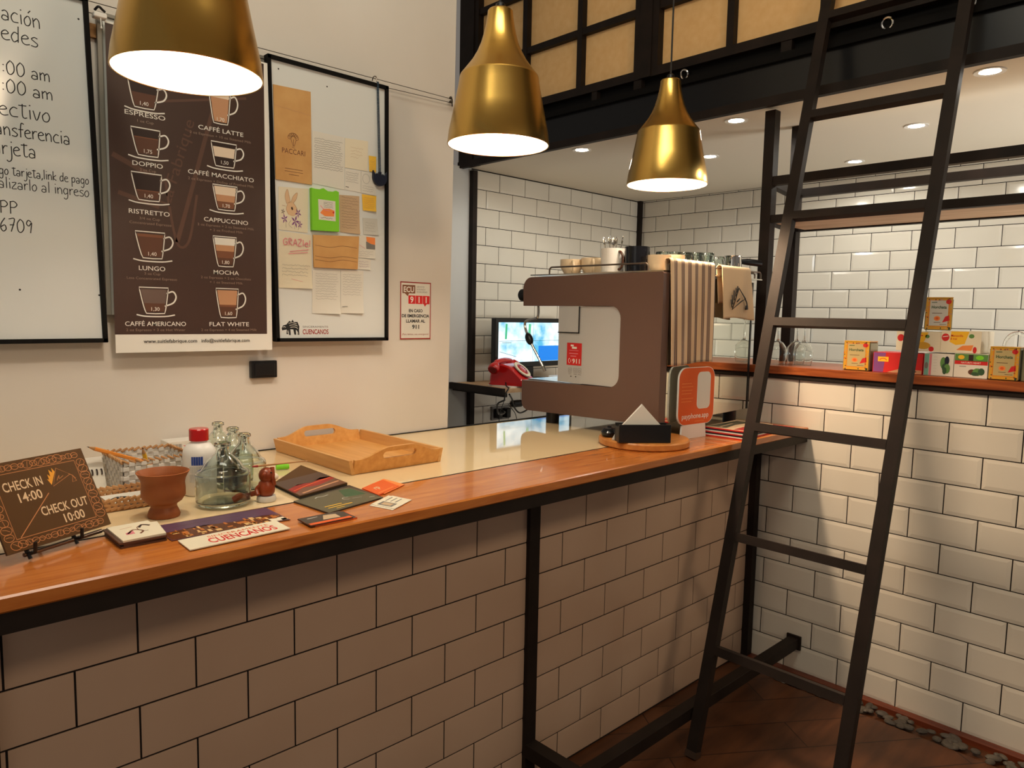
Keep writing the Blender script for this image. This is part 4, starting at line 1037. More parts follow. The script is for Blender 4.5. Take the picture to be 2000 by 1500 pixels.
# woven basket
def basket(name, x0, x1, y0, y1, z0, z1, nx, ny, nz, label, mw, flare=.0):
    t = thing(name, label, 'basket', ((x0 + x1) / 2, (y0 + y1) / 2, z0))
    b = MB(); e = .0016; hz = (z1 - z0) / nz
    for side in range(4):
        n = nx if side % 2 == 0 else ny
        for j in range(nz):
            for i in range(n):
                f0, f1 = i / n, (i + 1) / n; out = e if (i + j) % 2 else -e
                za, zb = z0 + hz * j + .0006, z0 + hz * (j + 1) - .0006
                if side == 0: b.box(x0 + (x1 - x0) * f0, x0 + (x1 - x0) * f1, y0 - out - e, y0 - out + e, za, zb, mw, bev=.0008)
                if side == 2: b.box(x0 + (x1 - x0) * f0, x0 + (x1 - x0) * f1, y1 + out - e, y1 + out + e, za, zb, mw, bev=.0008)
                if side == 1: b.box(x0 - out - e, x0 - out + e, y0 + (y1 - y0) * f0, y0 + (y1 - y0) * f1, za, zb, mw, bev=.0008)
                if side == 3: b.box(x1 + out - e, x1 + out + e, y0 + (y1 - y0) * f0, y0 + (y1 - y0) * f1, za, zb, mw, bev=.0008)
    b.box(x0, x1, y0, y1, z0 + .0003, z0 + .003, mw)
    b.build('weave', t)
    rm = MB(); pts = []
    for (ax, ay), (bx, by) in (((x0, y0), (x1, y0)), ((x1, y0), (x1, y1)), ((x1, y1), (x0, y1)), ((x0, y1), (x0, y0))):
        k = max(3, int(hypot(bx - ax, by - ay) / .012))
        for i in range(k):
            f = i / k; M_ = Matrix.Translation((ax + (bx - ax) * (f + .5 / k), ay + (by - ay) * (f + .5 / k), z1 + .001)) @ Matrix.Rotation(atan2(by - ay, bx - ax), 4, 'Z') @ Matrix.Rotation(.5, 4, 'Y')
            rm.box(-.0075, .0075, -.0032, .0032, -.0022, .0022, 'wicker', M=M_, bev=.0012)
    rm.build('rim', t)
    return t
basket('woven_basket', .160, .300, .272, .415, ZT + .0005, ZT + .068, 12, 11, 7, 'white woven basket with a tan braided rim behind the terracotta cup', 'weave_white')
def pencil(a, bb, label, name='pencil', col='pencil'):
    a = Vector(a); bb = Vector(bb); d = (bb - a).normalized(); t = thing(name, label, 'pencil', bb)
    b = MB(); b.tube([a + d * .016, bb], .0042, col, 6); b.build('barrel', t)
    b = MB(); b.tube([a + d * .0045, a + d * .016], [.0013, .0042], 'wicker', 8); b.build('point', t)
    b = MB(); b.tube([a, a + d * .0045], [.0003, .0013], 'black', 8); b.build('lead', t)
pencil((.1165, .36, 1.0235), (.255, .375, .9645), 'orange pencil sticking out over the left edge of the woven basket')
pencil((.209, .305, 1.020), (.236, .335, .936), 'yellow pencil standing point-up inside the woven basket', col='yellow')

# open wicker letter tray and spiral notebook beside the basket
t = thing('wicker_tray', 'low tan wicker tray holding papers in front of the woven basket', 'tray', (.19, .2, ZT))
b = MB(); b.box(.080, .205, .150, .262, ZT + .0004, ZT + .003, 'wicker')
for (ax, ay), (bx, by) in (((.08, .15), (.205, .15)), ((.205, .15), (.205, .262)), ((.205, .262), (.08, .262)), ((.08, .262), (.08, .15))):
    k = int(hypot(bx - ax, by - ay) / .011)
    for j in range(3):
        for i in range(k):
            f = (i + .5) / k; M_ = Matrix.Translation((ax + (bx - ax) * f, ay + (by - ay) * f, ZT + .006 + j * .0075)) @ Matrix.Rotation(atan2(by - ay, bx - ax), 4, 'Z') @ Matrix.Rotation(.4 if j % 2 else -.4, 4, 'Y')
            b.box(-.007, .007, -.003, .003, -.0035, .0035, 'wicker', M=M_, bev=.0012)
b.build('weave', t)
b = MB(); b.box(.110, .198, .158, .250, ZT + .0036, ZT + .010, 'paper'); tag(b.build('paper_pad', loc=(.15, .2, ZT)), 'white paper pad lying in the low wicker tray', 'paper')
b = MB(); b.tube(catmull([(.10, .17, ZT + .0135), (.13, .20, ZT + .0135), (.16, .18, ZT + .0135), (.185, .215, ZT + .0135)], 6), .0028, 'black_plastic', 8); tag(b.build('pen', loc=(.14, .19, ZT + .013)), 'black looped cord lying on the paper pad in the wicker tray', 'cord')
t = thing('spiral_notebook', 'white spiral notebook leaning between the brown plate and the woven basket', 'notebook', (.11, .37, ZT))
b = MB(); Mn = Matrix.Translation((.085, .355, ZT + .001)) @ Matrix.Rotation(radians(-28), 4, 'X')
b.box(0, .066, -.003, .003, 0, .072, 'paper', M=Mn, bev=.001); b.build('pages', t)
b = MB()
for i in range(7): b.tube([Mn @ Vector((.006 + i * .009, .004 * cos(a) - .0045, .037 + .006 * sin(a))) for a in [2 * pi * k / 12 for k in range(12)]], .0014, 'coffee_dark', 6, closed=True)
b.build('spiral', t)

# monkey figurine with a stick
t = thing('monkey_figurine', 'small brown clay monkey figurine with a cream muzzle', 'figurine', (.365, .048, ZT))
mx, my = .3655, .046
b = MB(); b.lathe([(0, .012), (.0125, .012), (.0165, .018), (.017, .028), (.0150, .038), (.0105, .044), (0, .046)], 'monkey_brown', 28, (mx, my, ZT))
b.sphere((mx + .001, my, ZT + .0535), .0160, 'monkey_brown', 24, (1, 1, 1.0))
b.tube(catmull([(mx + .012, my - .01, ZT + .034), (mx + .008, my - .014, ZT + .050), (mx + .010, my - .006, ZT + .069)], 5), .0045, 'monkey_brown', 10)
b.tube(catmull([(mx - .012, my, ZT + .034), (mx - .018, my + .004, ZT + .026), (mx - .02, my - .004, ZT + .016)], 5), .0045, 'monkey_brown', 10)
b.build('body', t)
b = MB(); b.sphere((mx + .0125, my - .0085, ZT + .0495), .0095, 'coffee_milk', 18, (1, 1, .85)); b.build('muzzle', t)
for s_ in (-1, 1):
    b = MB(); b.sphere((mx + s_ * .011 + .002, my + s_ * .011, ZT + .056), .0065, 'monkey_brown', 14, (.7, .7, 1)); b.build('ear', t)
    b = MB(); b.sphere((mx + .0085 + s_ * .0045, my - .0095 + s_ * .0045, ZT + .0605), .0018, 'black', 10); b.build('eye', t)
b = MB(); b.lathe([(0, 0.0003), (.0185, .0003), (.0195, .004), (.018, .011), (0, .012)], 'weave_white', 28, (mx, my, ZT)); b.build('base', t)
b = MB(); b.tube(catmull([(mx - .016, my + .008, ZT + .018), (mx - .034, my + .022, ZT + .012), (mx - .05, my + .014, ZT + .016), (mx - .062, my + .018, ZT + .010)], 5), .0055, 'monkey_brown', 10); b.build('tail', t)
t = thing('paintbrush', 'thin wooden brush resting across the monkey figurine', 'brush', (.39, .05, ZT + .07))
b = MB(); b.tube([(.345, .0405, ZT + .0755), (.4635, .056, ZT + .069)], [.0021, .0012], 'wicker', 8); b.build('handle', t)
b = MB(); b.tube([(.3335, .039, ZT + .0762), (.345, .0405, ZT + .0755)], [.0016, .0026], 'dark_red', 8); b.build('tip', t)
b = MB(); b.lathe([(0, 0), (.006, 0), (.0065, .002), (.0065, .028), (.005, .031), (0, .031)], 'lime', 20, M=Matrix.Translation((.512, .305, ZT + .0068)) @ Matrix.Rotation(pi / 2, 4, 'Y') @ Matrix.Rotation(.3, 4, 'X'))
tag(b.build('lighter', loc=(.53, .305, ZT)), 'small bright green lighter lying between the figurine and the tray', 'lighter')

# printed matter lying on the counter
def flat(name, quad, z0, th, top, edge, label, cat, group=None, draw=None):
    """quad TL TR BR BL in (x, y) seen from the customer side"""
    mb = MB(); q = [quad[3], quad[2], quad[1], quad[0]]
    mb.prism(q, z0, z0 + th, edge)
    BL, BR, TL = Vector(quad[3] + (0,)), Vector(quad[2] + (0,)), Vector(quad[0] + (0,))
    u = (BR - BL); v = (TL - BL)
    cv = Cv(mb, (BL.x, BL.y, z0 + th), u, v); cv.n = Vector((0, 0, 1))
    cv.rect(.004, .004, .996, .996, top); cv.up()
    if draw: draw(cv)
    c_ = sum((Vector(p_ + (0,)) for p_ in quad), Vector()) / 4
    return tag(mb.build(name, loc=(c_.x, c_.y, z0)), label, cat, group)
for k in range(4):
    d = (.000, .004, -.002, .003)[k]
    last = k == 3
    def cdraw(cv):
        cv.ring(.72, .55, .16, .20, .02, 'coffee_mid', 14, .4, 4.8); cv.line([(.25, .35), (.45, .55), (.62, .40), (.5, .25)], .05, 'coffee_mid', smooth=4); cv.fpoly([(.2, .3), (.4, .3), (.42, .5), (.22, .42)], 'pink'); cv.line([(.2, .72), (.5, .76)], .02, 'coffee_tan'); cv.line([(.62, .62), (.75, .78), (.9, .66)], .06, 'coffee_dark', smooth=4)
    flat('coaster', [(.0535 + d, .003 - d), (.131 + d, -.013), (.123, -.0955 + d), (.0525 + d, -.0955)], ZT + .0003 + k * .0032, .003, 'cream_paper' if last else 'menu_mark', 'coffee' if k < 3 else 'cream_paper',
         ('bottom card of the coaster stack beside the brown plate', 'second-lowest card of the coaster stack beside the brown plate', 'second card from the top of the coaster stack', 'cream printed coaster on top of the coaster stack')[k], 'coaster', 'coasters stacked at the counter edge', cdraw if last else None)
def pano(cv):
    cv.rect(.01, .5, .99, .99, 'sky_purple'); cv.fpoly([(.01, .02), (.99, .02), (.99, .45), (.85, .52), (.6, .44), (.35, .55), (.01, .48)], 'city_dark'); cv.up()
    r = random.Random(2)
    for i in range(60):
        x = r.uniform(.03, .97); y = r.uniform(.05, .45); cv.rect(x, y, x + r.uniform(.008, .05), y + r.uniform(.03, .14), r.choice(('city_orange', 'city_orange', 'city_light')))
    cv.rect(.85, .05, .985, .24, 'cream_paper'); cv.line([(.12, .72), (.4, .78), (.7, .74)], .015, 'coffee_grey', smooth=3)
flat('postcard', [(.129, -.0015), (.335, -.0065), (.336, -.1155), (.1265, -.107)], ZT + .0003, .0012, 'sky_purple', 'city_dark', 'long panoramic city postcard with a purple sky', 'postcard', None, pano)
def cuenc(cv):
    cv.text('SINCERAMENTE', .56, .66, .17, 'orange', 'c', 0, .62); cv.text('CUENCANOS', .56, .18, .42, 'red', 'c', .02, .68)
flat('sticker', [(.133, -.117), (.3078, -.1185), (.3075, -.1720), (.1302, -.1795)], ZT + .0018, .0016, 'cream_paper', 'cream_paper', 'cream sticker strip with a large red printed word', 'sticker', None, cuenc)
def dusk(cv):
    cv.rect(.01, .55, .99, .99, 'menu_brown'); cv.fpoly([(.01, .45), (.3, .6), (.55, .5), (.8, .66), (.99, .58), (.99, .2), (.01, .2)], 'dark_red'); cv.up(); cv.fpoly([(.01, .18), (.25, .35), (.55, .28), (.99, .42), (.99, .02), (.01, .02)], 'city_dark'); cv.up()
    cv.line([(.05, .30), (.4, .42), (.95, .52)], .03, 'orange', smooth=4); cv.line([(.1, .08), (.5, .16), (.95, .22)], .05, 'coffee_tan', smooth=4)
for k in range(3):
    d = (0, .004, -.001)[k]
    flat('brochure', [(.4315 + d, .152), (.5705, .290), (.5595, .054), (.4225, .012)], ZT + .0003 + k * .0024, .0022, 'menu_brown', 'black' if k < 2 else 'sign_brown',
         ('lowest of the dusk-landscape brochures beside the figurine', 'middle one of the dusk-landscape brochures beside the figurine', 'dusk-landscape brochure on top of its small pile')[k], 'brochure', 'dusk-landscape brochures', dusk if k == 2 else None)
def greenb(cv):
    cv.fpoly([(.62, .5), (.78, .95), (.97, .9), (.95, .4)], 'dark_green'); cv.up()
    cv.line([(.28, .84), (.34, .87), (.42, .84), (.52, .86)], .02, 'paper_grey', smooth=3)
    cv.line([(.12, .30), (.40, .27)], .03, 'sticky'); cv.line([(.12, .20), (.52, .16)], .03, 'sticky'); cv.line([(.2, .10), (.34, .09)], .02, 'sticky')
    cv.ring(.60, .44, .06, .07, .012, 'paper_grey', 12, .5, 5); cv.line([(.66, .36), (.8, .30)], .012, 'paper_grey'); cv.line([(.86, .18), (.95, .16)], .02, 'paper_grey')
flat('brochure', [(.400, -.0035), (.5602, .0475), (.5572, -.091), (.4097, -.1265)], ZT + .0003, .003, 'cover_green', 'cover_dark', 'dark olive green booklet with yellow lettering on the wood edge', 'brochure', None, greenb)

def leaf(cv):
    cv.text('rp', .35, .45, .3, 'sign_cream', 'c', .02, .2); cv.rect(.1, .1, .8, .16, 'orange_light')
for k, q in enumerate(([(.563, .003), (.629, .030), (.6425, -.031), (.559, -.071)], [(.572, .010), (.640, .024), (.662, -.022), (.578, -.066)], [(.566, .004), (.630, .029), (.641, -.030), (.560, -.070)])):
    flat('card', q, ZT + .0003 + k * .0011, .001, 'orange' if k != 1 else 'orange_light', 'orange', ('orange card at the bottom of the three by the tray corner', 'orange card fanned out under the top orange card', 'orange card on top of the three by the tray corner')[k], 'card', 'orange cards', leaf if k == 2 else None)
def qr(cv):
    cv.rect(.08, .2, .42, .8, 'grey'); cv.up(); cv.rect(.14, .3, .36, .7, 'paper_tan')
    for z in (.75, .55, .35): cv.line([(.5, z), (.9, z)], .05, 'grey')
for k, q in enumerate(([(.504, -.122), (.575, -.094), (.588, -.142), (.520, -.181)], [(.510, -.118), (.582, -.0885), (.594, -.142), (.527, -.178)])):
    flat('business_card', q, ZT + .0003 + k * .0009, .0008, 'cream_paper', 'paper', ('white business card underneath, by the green booklet\'s corner', 'white printed business card on top, by the green booklet\'s corner')[k], 'card', 'white business cards', qr if k else None)
def dk(cv):
    cv.rect(.01, .01, .99, .22, 'orange'); cv.fpoly([(.40, .35), (.55, .85), (.82, .75), (.80, .30)], 'paper_tan'); cv.up(); cv.line([(.15, .75), (.4, .8)], .05, 'paper_grey')
for k, q in enumerate(([(.352, -.130), (.440, -.136), (.436, -.186), (.350, -.184)], [(.3415, -.133), (.4285, -.1370), (.4265, -.1870), (.3395, -.1865)])):
    flat('leaflet', q, ZT + .0003 + k * .0026, .0024, 'cover_dark', 'orange' if k == 0 else 'coffee', ('lower dark leaflet with an orange edge on the wood counter edge', 'upper dark leaflet with an orange band on the wood counter edge')[k], 'leaflet', 'dark leaflets', dk if k else None)

# round board with napkin holder
BC = (1.545, -.038)
b = MB(); b.lathe([(0, 0), (.133, 0), (.138, .004), (.138, .018), (.1345, .022), (0, .022)], 'board_wood', 72, (BC[0], BC[1], ZT + .0003))
tag(b.build('round_board', loc=(BC[0], BC[1], ZT)), 'round wooden board under the black napkin box', 'board')
ZB = ZT + .0225
e = Vector((.122, -.094, 0)).normalized(); nb = Vector((-e.y, e.x, 0)); o = Vector((1.392, -.060, ZB))
t = thing('napkin_holder', 'black wooden napkin box standing on the round board', 'napkin holder', (1.48, -.08, ZB))
Mh = Matrix((e, nb, Vector((0, 0, 1)))).transposed().to_4x4(); Mh.translation = o
b = MB(); Wd, D_, Ht = .156, .052, .054
b.box(0, Wd, 0, .006, .0003, Ht, 'black_plastic', M=Mh, bev=.001); b.build('front_panel', t)
b = MB(); b.box(0, Wd, D_ - .006, D_, .0003, Ht, 'black_plastic', M=Mh, bev=.001); b.build('back_panel', t)
for x_ in (0, Wd - .006):
    b = MB(); b.box(x_, x_ + .006, .006, D_ - .006, .0003, Ht - .008, 'black_plastic', M=Mh, bev=.001); b.build('side_panel', t)
b = MB(); b.box(.006, Wd - .006, .006, D_ - .006, .0003, .006, 'black_plastic', M=Mh); b.build('base', t)
for k in range(3):
    b = MB(); c_ = .073 + (k - 1) * .004; yy = .014 + k * .011
    b.prism([(c_ - .064, .007), (c_ + .064, .007), (c_ + .064, Ht - .012), (c_, Ht + .058 - abs(k - 1) * .003), (c_ - .064, Ht - .012)], yy, yy + .006, 'paper', axis='y', M=Mh)
    tag(b.build('napkin', loc=Mh @ Vector((c_, yy, .007))), ('front white napkin folded to a point in the black box', 'middle white napkin folded to a point in the black box', 'rear white napkin folded to a point in the black box')[k], 'napkin', 'napkins in the black box')
t = thing('small_bowl', 'small glossy black lidded dish at the left of the round board', 'dish', (1.462, .032, ZB))
b = MB(); b.lathe([(0, 0.0003), (.019, .0003), (.024, .006), (.0245, .014), (.021, .019), (0, .019)], 'black_ceramic', 32, (1.462, .032, ZB)); b.build('bowl', t)
b = MB(); b.lathe([(0, .0193), (.0215, .0193), (.018, .0265), (.007, .0295), (.006, .033), (0, .034)], 'black_ceramic', 32, (1.462, .032, ZB)); b.build('lid', t)
b = MB(); b.prism([(0, 0), (.034, 0), (.017, .030)], 0, .004, 'paper', axis='y', M=Matrix.Translation((1.4205, -.012, ZB + .0004)) @ Matrix.Rotation(-.65, 4, 'Z') @ Matrix.Rotation(-.2, 4, 'X'))
tag(b.build('folded_napkin', loc=(1.42, -.012, ZB)), 'small white folded napkin tip beside the glossy black dish', 'napkin')

# orange payment sign
t = thing('payment_sign', 'orange rounded payment sign with a white foot, beside the striped towel', 'sign', (1.765, -.055, ZT))
Ms = Matrix.Translation((1.765, -.070, ZT)) @ Matrix.Rotation(-.08, 4, 'Z')
def rrect(x0, x1, z0, z1, R_, n=6):
    out = []
    for cx, cz, a0 in ((x1 - R_, z0 + R_, -pi / 2), (x1 - R_, z1 - R_, 0), (x0 + R_, z1 - R_, pi / 2), (x0 + R_, z0 + R_, pi)):
        out += [(cx + R_ * cos(a0 + pi / 2 * i / n), cz + R_ * sin(a0 + pi / 2 * i / n)) for i in range(n + 1)]
    return out
b = MB(); pl = rrect(-.083, .105, .045, .2315, .036); b.prism(pl, -.003, .003, 'white_plastic', axis='y', M=Ms)
ux = (Ms.to_3x3() @ Vector((1, 0, 0))); nz_ = Ms.to_3x3() @ Vector((0, -1, 0))
cv = Cv(b, Ms @ Vector((0, -.003, 0)), ux, Zv)
cv.fpoly(rrect(-.0815, .1035, .0465, .230, .035), 'orange'); cv.up()
cv.fpoly(rrect(.012, .083, .095, .216, .018), 'paper'); cv.up()
cv.text('payphone.app', .008, .066, .0165, 'white', 'c', .012, .140)
for i, (z, w_) in enumerate(((.180, .05), (.170, .058), (.158, .054), (.148, .05), (.132, .06), (.122, .052))): cv.line([(-.068, z), (-.068 + w_, z)], .0022, 'orange_light')
cv.line([(.005, .055), (.055, .055)], .002, 'orange_light')
b.build('panel', t)
b = MB(); b.prism([(-.063, 0.0005), (.068, .0005), (.062, .0448), (-.058, .0448)], -.0035, .0035, 'white_plastic', axis='y', M=Ms); b.box(-.055, .060, .0035, .03, .0004, .003, 'white_plastic', M=Ms); b.build('foot', t)

# magazines and leaflets at the counter end
r = random.Random(4)
for k in range(7):
    dx, dy, a = r.uniform(-.003, .003), r.uniform(-.003, .003), r.uniform(-.02, .02) + .06
    M_ = Matrix.Translation((1.965 + dx, -.115 + dy, ZT + .0003 + k * .0043)) @ Matrix.Rotation(a, 4, 'Z')
    q = [tuple((M_ @ Vector(p_))[:2]) for p_ in ((-.115, .062, 0), (.115, .062, 0), (.115, -.078, 0), (-.115, -.078, 0))]
    def mag(cv):
        cv.fpoly([(.05, .05), (.95, .05), (.95, .35), (.05, .28)], 'dark_red'); cv.fpoly([(.1, .5), (.5, .6), (.9, .5), (.9, .9), (.1, .95)], 'cover_green'); cv.up(); cv.line([(.15, .7), (.6, .75)], .05, 'paper_tan')
    flat('magazine', q, ZT + .0003 + k * .0043, .0040, 'paper_tan' if k == 6 else 'navy', ('red', 'paper', 'navy')[k % 3], ('magazine at the bottom of the pile near the ladder', 'second magazine from the bottom of the pile near the ladder', 'third magazine from the bottom of the pile near the ladder', 'middle magazine of the pile near the ladder', 'third magazine from the top of the pile near the ladder', 'second magazine from the top of the pile near the ladder', 'top magazine of the pile near the ladder, cover showing')[k], 'magazine', 'magazines piled at the counter end', mag if k == 6 else None)
for k in range(3):
    q = [(2.105 + k * .012, -.055), (2.19 + k * .02, -.060 - k * .004), (2.21 + k * .024, -.185), (2.115 + k * .014, -.18 - k * .004)]
    flat('red_leaflet', q, ZT + .0003 + k * .0016, .0014, 'red', 'paper_tan', ('red leaflet lowest in the fan at the counter\'s far end', 'red leaflet in the middle of the fan at the counter\'s far end', 'red leaflet on top of the fan at the counter\'s far end')[k], 'leaflet', 'red leaflets fanned at the counter end', lambda cv: cv.rect(.1, .55, .9, .8, 'pink'))

# ================================================================== COFFEE MACHINE
t = thing('coffee_machine', 'large brown coffee machine with a mirror-polished back and steel side', 'coffee machine', (1.9, .25, ZT))
XM, XE = 1.600, 2.232
def c_poly():
    P = []
    def arc(cy, cz, R_, a0, a1, n=8): return [(cy + R_ * cos(a0 + (a1 - a0) * i / n), cz + R_ * sin(a0 + (a1 - a0) * i / n)) for i in range(n + 1)]
    P += [(-.050, .981), (.530, .969)] + arc(.528, 1.001, .030, -pi / 2, 0, 5)[1:] + [(.558, 1.078)]
    P += [(.14, 1.086)] + arc(.150, 1.126, .040, -pi / 2, -pi, 6)[1:] + [(.110, 1.312)] + arc(.150, 1.312, .040, pi, pi / 2, 6)[1:]
    P += [(.558, 1.351), (.560, 1.412)] + arc(.520, 1.414, .040, 0, pi / 2, 6)[1:] + [(-.045, 1.459), (-.050, 1.454)]
    return P
cp = c_poly()
def side(x0, x1):
    b = MB(); n = len(cp)
    # triangulated C so the notch stays open
    from mathutils.geometry import tessellate_polygon
    tri = tessellate_polygon([[Vector((p_[0], p_[1], 0)) for p_ in cp]])
    vs = [(x0, y_, z_) for y_, z_ in cp] + [(x1, y_, z_) for y_, z_ in cp]
    fs = []
    for q in tri:
        a = (Vector(cp[q[1]]) - Vector(cp[q[0]])).cross(Vector(cp[q[2]]) - Vector(cp[q[0]]))
        q = q if a > 0 else q[::-1]
        fs += [tuple(i + n for i in q), tuple(q)[::-1]]
    for i in range(n):
        j = (i + 1) % n; fs.append((i, j, n + j, n + i))
    b.add(vs, fs, 'brown_enamel'); return b.build('side_panel', t)
s1 = side(XM, XM + .034)
b = MB(); b.box(XE - .034, XE, .022, .545, .985, 1.452, 'brown_enamel', bev=.006); b.build('side_panel', t)
md = s1.modifiers.new('bev', 'BEVEL'); md.width = .015; md.segments = 4; md.limit_method = 'ANGLE'; md.angle_limit = radians(50)
b = MB(); b.box(XM + .034, XE - .034, .0, .30, 1.0, 1.445, 'steel_plate'); b.box(XM + .034, XE - .034, .30, .545, 1.36, 1.430, 'steel_plate'); b.box(XM + .034, XE - .034, .30, .545, .99, 1.06, 'black_plastic'); b.build('body', t)
b = MB(); b.box(XM + .006, XM + .034, .112, .385, 1.087, 1.3505, 'steel_plate'); inl = b.build('side_plate', t)
b = MB(); b.box(XM + .003, XM + .006, .290, .384, 1.262, 1.3505, 'steel_plate'); b.box(XM + .0022, XM + .0045, .288, .2915, 1.259, 1.3505, 'black'); b.box(XM + .0022, XM + .0045, .288, .386, 1.258, 1.2615, 'black'); b.build('cover_plate', t)
b = MB(); b.box(XM + .0050, XM + .0058, .276, .343, 1.148, 1.225, 'red')
cv = Cv(b, (XM + .0050, 0, 0), (0, -1, 0), (0, 0, 1))
cv.rect(-.326, 1.213, -.312, 1.219, 'white'); cv.rect(-.320, 1.205, -.298, 1.212, 'white'); cv.rect(-.332, 1.198, -.290, 1.2000, 'pink'); cv.rect(-.332, 1.187, -.292, 1.190, 'pink'); cv.rect(-.326, 1.178, -.300, 1.181, 'pink')
cv.text('911', -.300, 1.155, .0155, 'white', 'c', .02, .034); cv.ring(-.329, 1.163, .0055, .008, .0022, 'white', 10, pi / 2, 3 * pi / 2); cv.line([(-.324, 1.158), (-.324, 1.168)], .002, 'white')
b.build('sticker', t)
b = MB(); cv = Cv(b, (XM + .0057, 0, 0), (0, -1, 0), (0, 0, 1))
for x_ in (-.334, -.310, -.290):
    cv.line([(x_, 1.122), (x_ + .014, 1.122), (x_ + .014, 1.138), (x_, 1.138), (x_, 1.122)], .0012, 'grey'); cv.ring(x_ + .007, 1.129, .004, .004, .001, 'grey', 10); cv.line([(x_, 1.117), (x_ + .014, 1.117)], .0012, 'grey')
cv.fpoly([(-.324, 1.112), (-.318, 1.109), (-.324, 1.106)], 'black'); cv.fpoly([(-.298, 1.112), (-.304, 1.109), (-.298, 1.106)], 'black')
b.build('symbols', t)
b = MB(); b.prism([(XM + .036, -.050), (XE - .009, -.008), (XE - .009, .02), (XM + .036, .02)], .985, 1.452, 'mirror_steel'); b.build('back_panel', t)
b = MB(); b.box(XE - .0085, XE + .0, -.010, .02, .985, 1.452, 'black_plastic'); b.build('back_trim', t)
b = MB(); b.box(XM + .005, XE - .005, -.045, .53, 1.4595, 1.4635, 'steel'); b.build('cup_warmer', t)
for y_ in (.445, .03):
    for x_ in (XM + .05, XE - .06):
        b = MB(); b.lathe([(0, 0.0003), (.024, .0003), (.024, .048), (.012, .05), (0, .058)], 'black_plastic', 24, (x_, y_, ZT)); b.build('foot', t)
b = MB(); b.box(XM + .036, XE - .036, .30, .560, 1.0605, 1.082, 'steel'); b.build('drip_tray', t)
def rail(path, par): 
    m_ = MB(); m_.tube(catmull(path, 4) if len(path) > 6 else path, .0032, 'wire_steel', 8); return m_.build('cup_rail', par)
zr = 1.4875
def loop(p, q, z0=1.4635, z1=zr, rr=.012):
    p = Vector(p); q = Vector(q); d = (q - p).normalized()
    pts = [p + Zv * z0]
    for i in range(6): a = pi / 2 * i / 5; pts.append(p + d * (rr - rr * cos(a)) + Zv * (z1 - rr + rr * sin(a)))
    for i in range(6): a = pi / 2 * i / 5; pts.append(q - d * (rr - rr * sin(a)) + Zv * (z1 - rr + rr * cos(a)))
    pts.append(q + Zv * z0)
    m_ = MB(); m_.tube(pts, .0030, 'wire_steel', 8); m_.build('cup_rail', t)
loop((XM + .015, .445, 0), (XM + .015, .02, 0)); loop((XM + .03, -.046, 0), (1.89, -.046, 0)); loop((1.90, -.046, 0), (XE - .02, -.046, 0)); loop((XE - .015, -.02, 0), (XE - .015, .44, 0))
b = MB(); b.lathe([(0, 0), (.020, 0), (.023, .006), (.023, .026), (.018, .032), (0, .032)], 'black_plastic', 24, M=Matrix.Translation((1.665, .605, 1.392)) @ Matrix.Rotation(-pi / 2, 4, 'X')); b.build('steam_knob', t)
for x_ in (1.735, 1.99):
    b = MB(); b.lathe([(0, 0), (.034, 0), (.034, .035), (.026, .040), (0, .040)], 'black_plastic', 28, (x_, .440, 1.312)); b.build('group_head', t)
b = MB(); b.tube(catmull([(1.665, .545, 1.357), (1.665, .545, 1.318), (1.665, .556, 1.306), (1.668, .600, 1.298), (1.668, .616, 1.288), (1.668, .612, 1.262), (1.670, .588, 1.218)], 6), .0048, 'steel', 10)
b.tube([(1.670, .588, 1.218), (1.680, .529, 1.128)], .0048, 'steel', 10); b.tube([(1.680, .529, 1.128), (1.682, .520, 1.110)], .0068, 'steel', 10); b.build('steam_wand', t)
b = MB(); b.sphere((1.6695, .594, 1.228), .017, 'black_plastic', 16, (.8, .9, 1.5), Matrix.Rotation(-.5, 4, 'X')); b.build('wand_grip', t)

# ---- cups and spoons on the machine
ZC = 1.4638
def mug(x, y, R_, H, m, label, ha, handle='', flare=1.0, group='cups on the coffee machine', z=ZC, name='cup', lay=None):
    t_ = thing(name, label, 'cup', (x, y, z), group)
    b = MB(); b.lathe([(0, 0), (R_ * .8 * flare, 0), (R_ * .95 * flare, .004), (R_, H * .5), (R_, H), (R_ - .003, H), (R_ - .004, H * .5), (R_ * .85 * flare - .003, .007), (0, .006)], m, 36, (x, y, z), M=lay); b.build('body', t_)
    u = Vector((cos(ha), sin(ha), 0)); c0 = Vector((x, y, z))
    b = MB(); pts = [c0 + u * (R_ - .002 + .026 * sin(pi * i / 12)) + Zv * (H * .5 + H * .36 * cos(pi * i / 12)) for i in range(13)]
    if lay: pts = [lay @ q for q in pts]
    b.tube(pts, .0045, handle or m, 10); b.build('handle', t_)
    return t_
mug(1.675, .395, .040, .052, 'cream_ceramic', 'cream cup nearest the left end of the machine top', -2.3, flare=.7)
mug(1.700, .318, .040, .056, 'cream_ceramic', 'cream cup left of the white mug, handle towards the viewer', -2.4, flare=.7)
mug(1.772, .380, .042, .062, 'cream_ceramic', 'cream cup at the back of the machine top', 2.0, flare=.7)
wm = mug(1.680, .214, .040, .082, 'white_ceramic', 'white mug with a dark brown handle holding spoons', -1.9, 'brown_ceramic')
mug(1.690, .120, .0415, .084, 'black_ceramic', 'tall black mug right of the white mug with spoons', 1.0)
mug(1.680, .025, .037, .052, 'cream_ceramic', 'cream cup right of the tall black mug', .6, flare=.75)
mug(1.765, .030, .038, .058, 'cream_ceramic', 'cream cup behind the striped towel\'s left fold', .6, flare=.75)
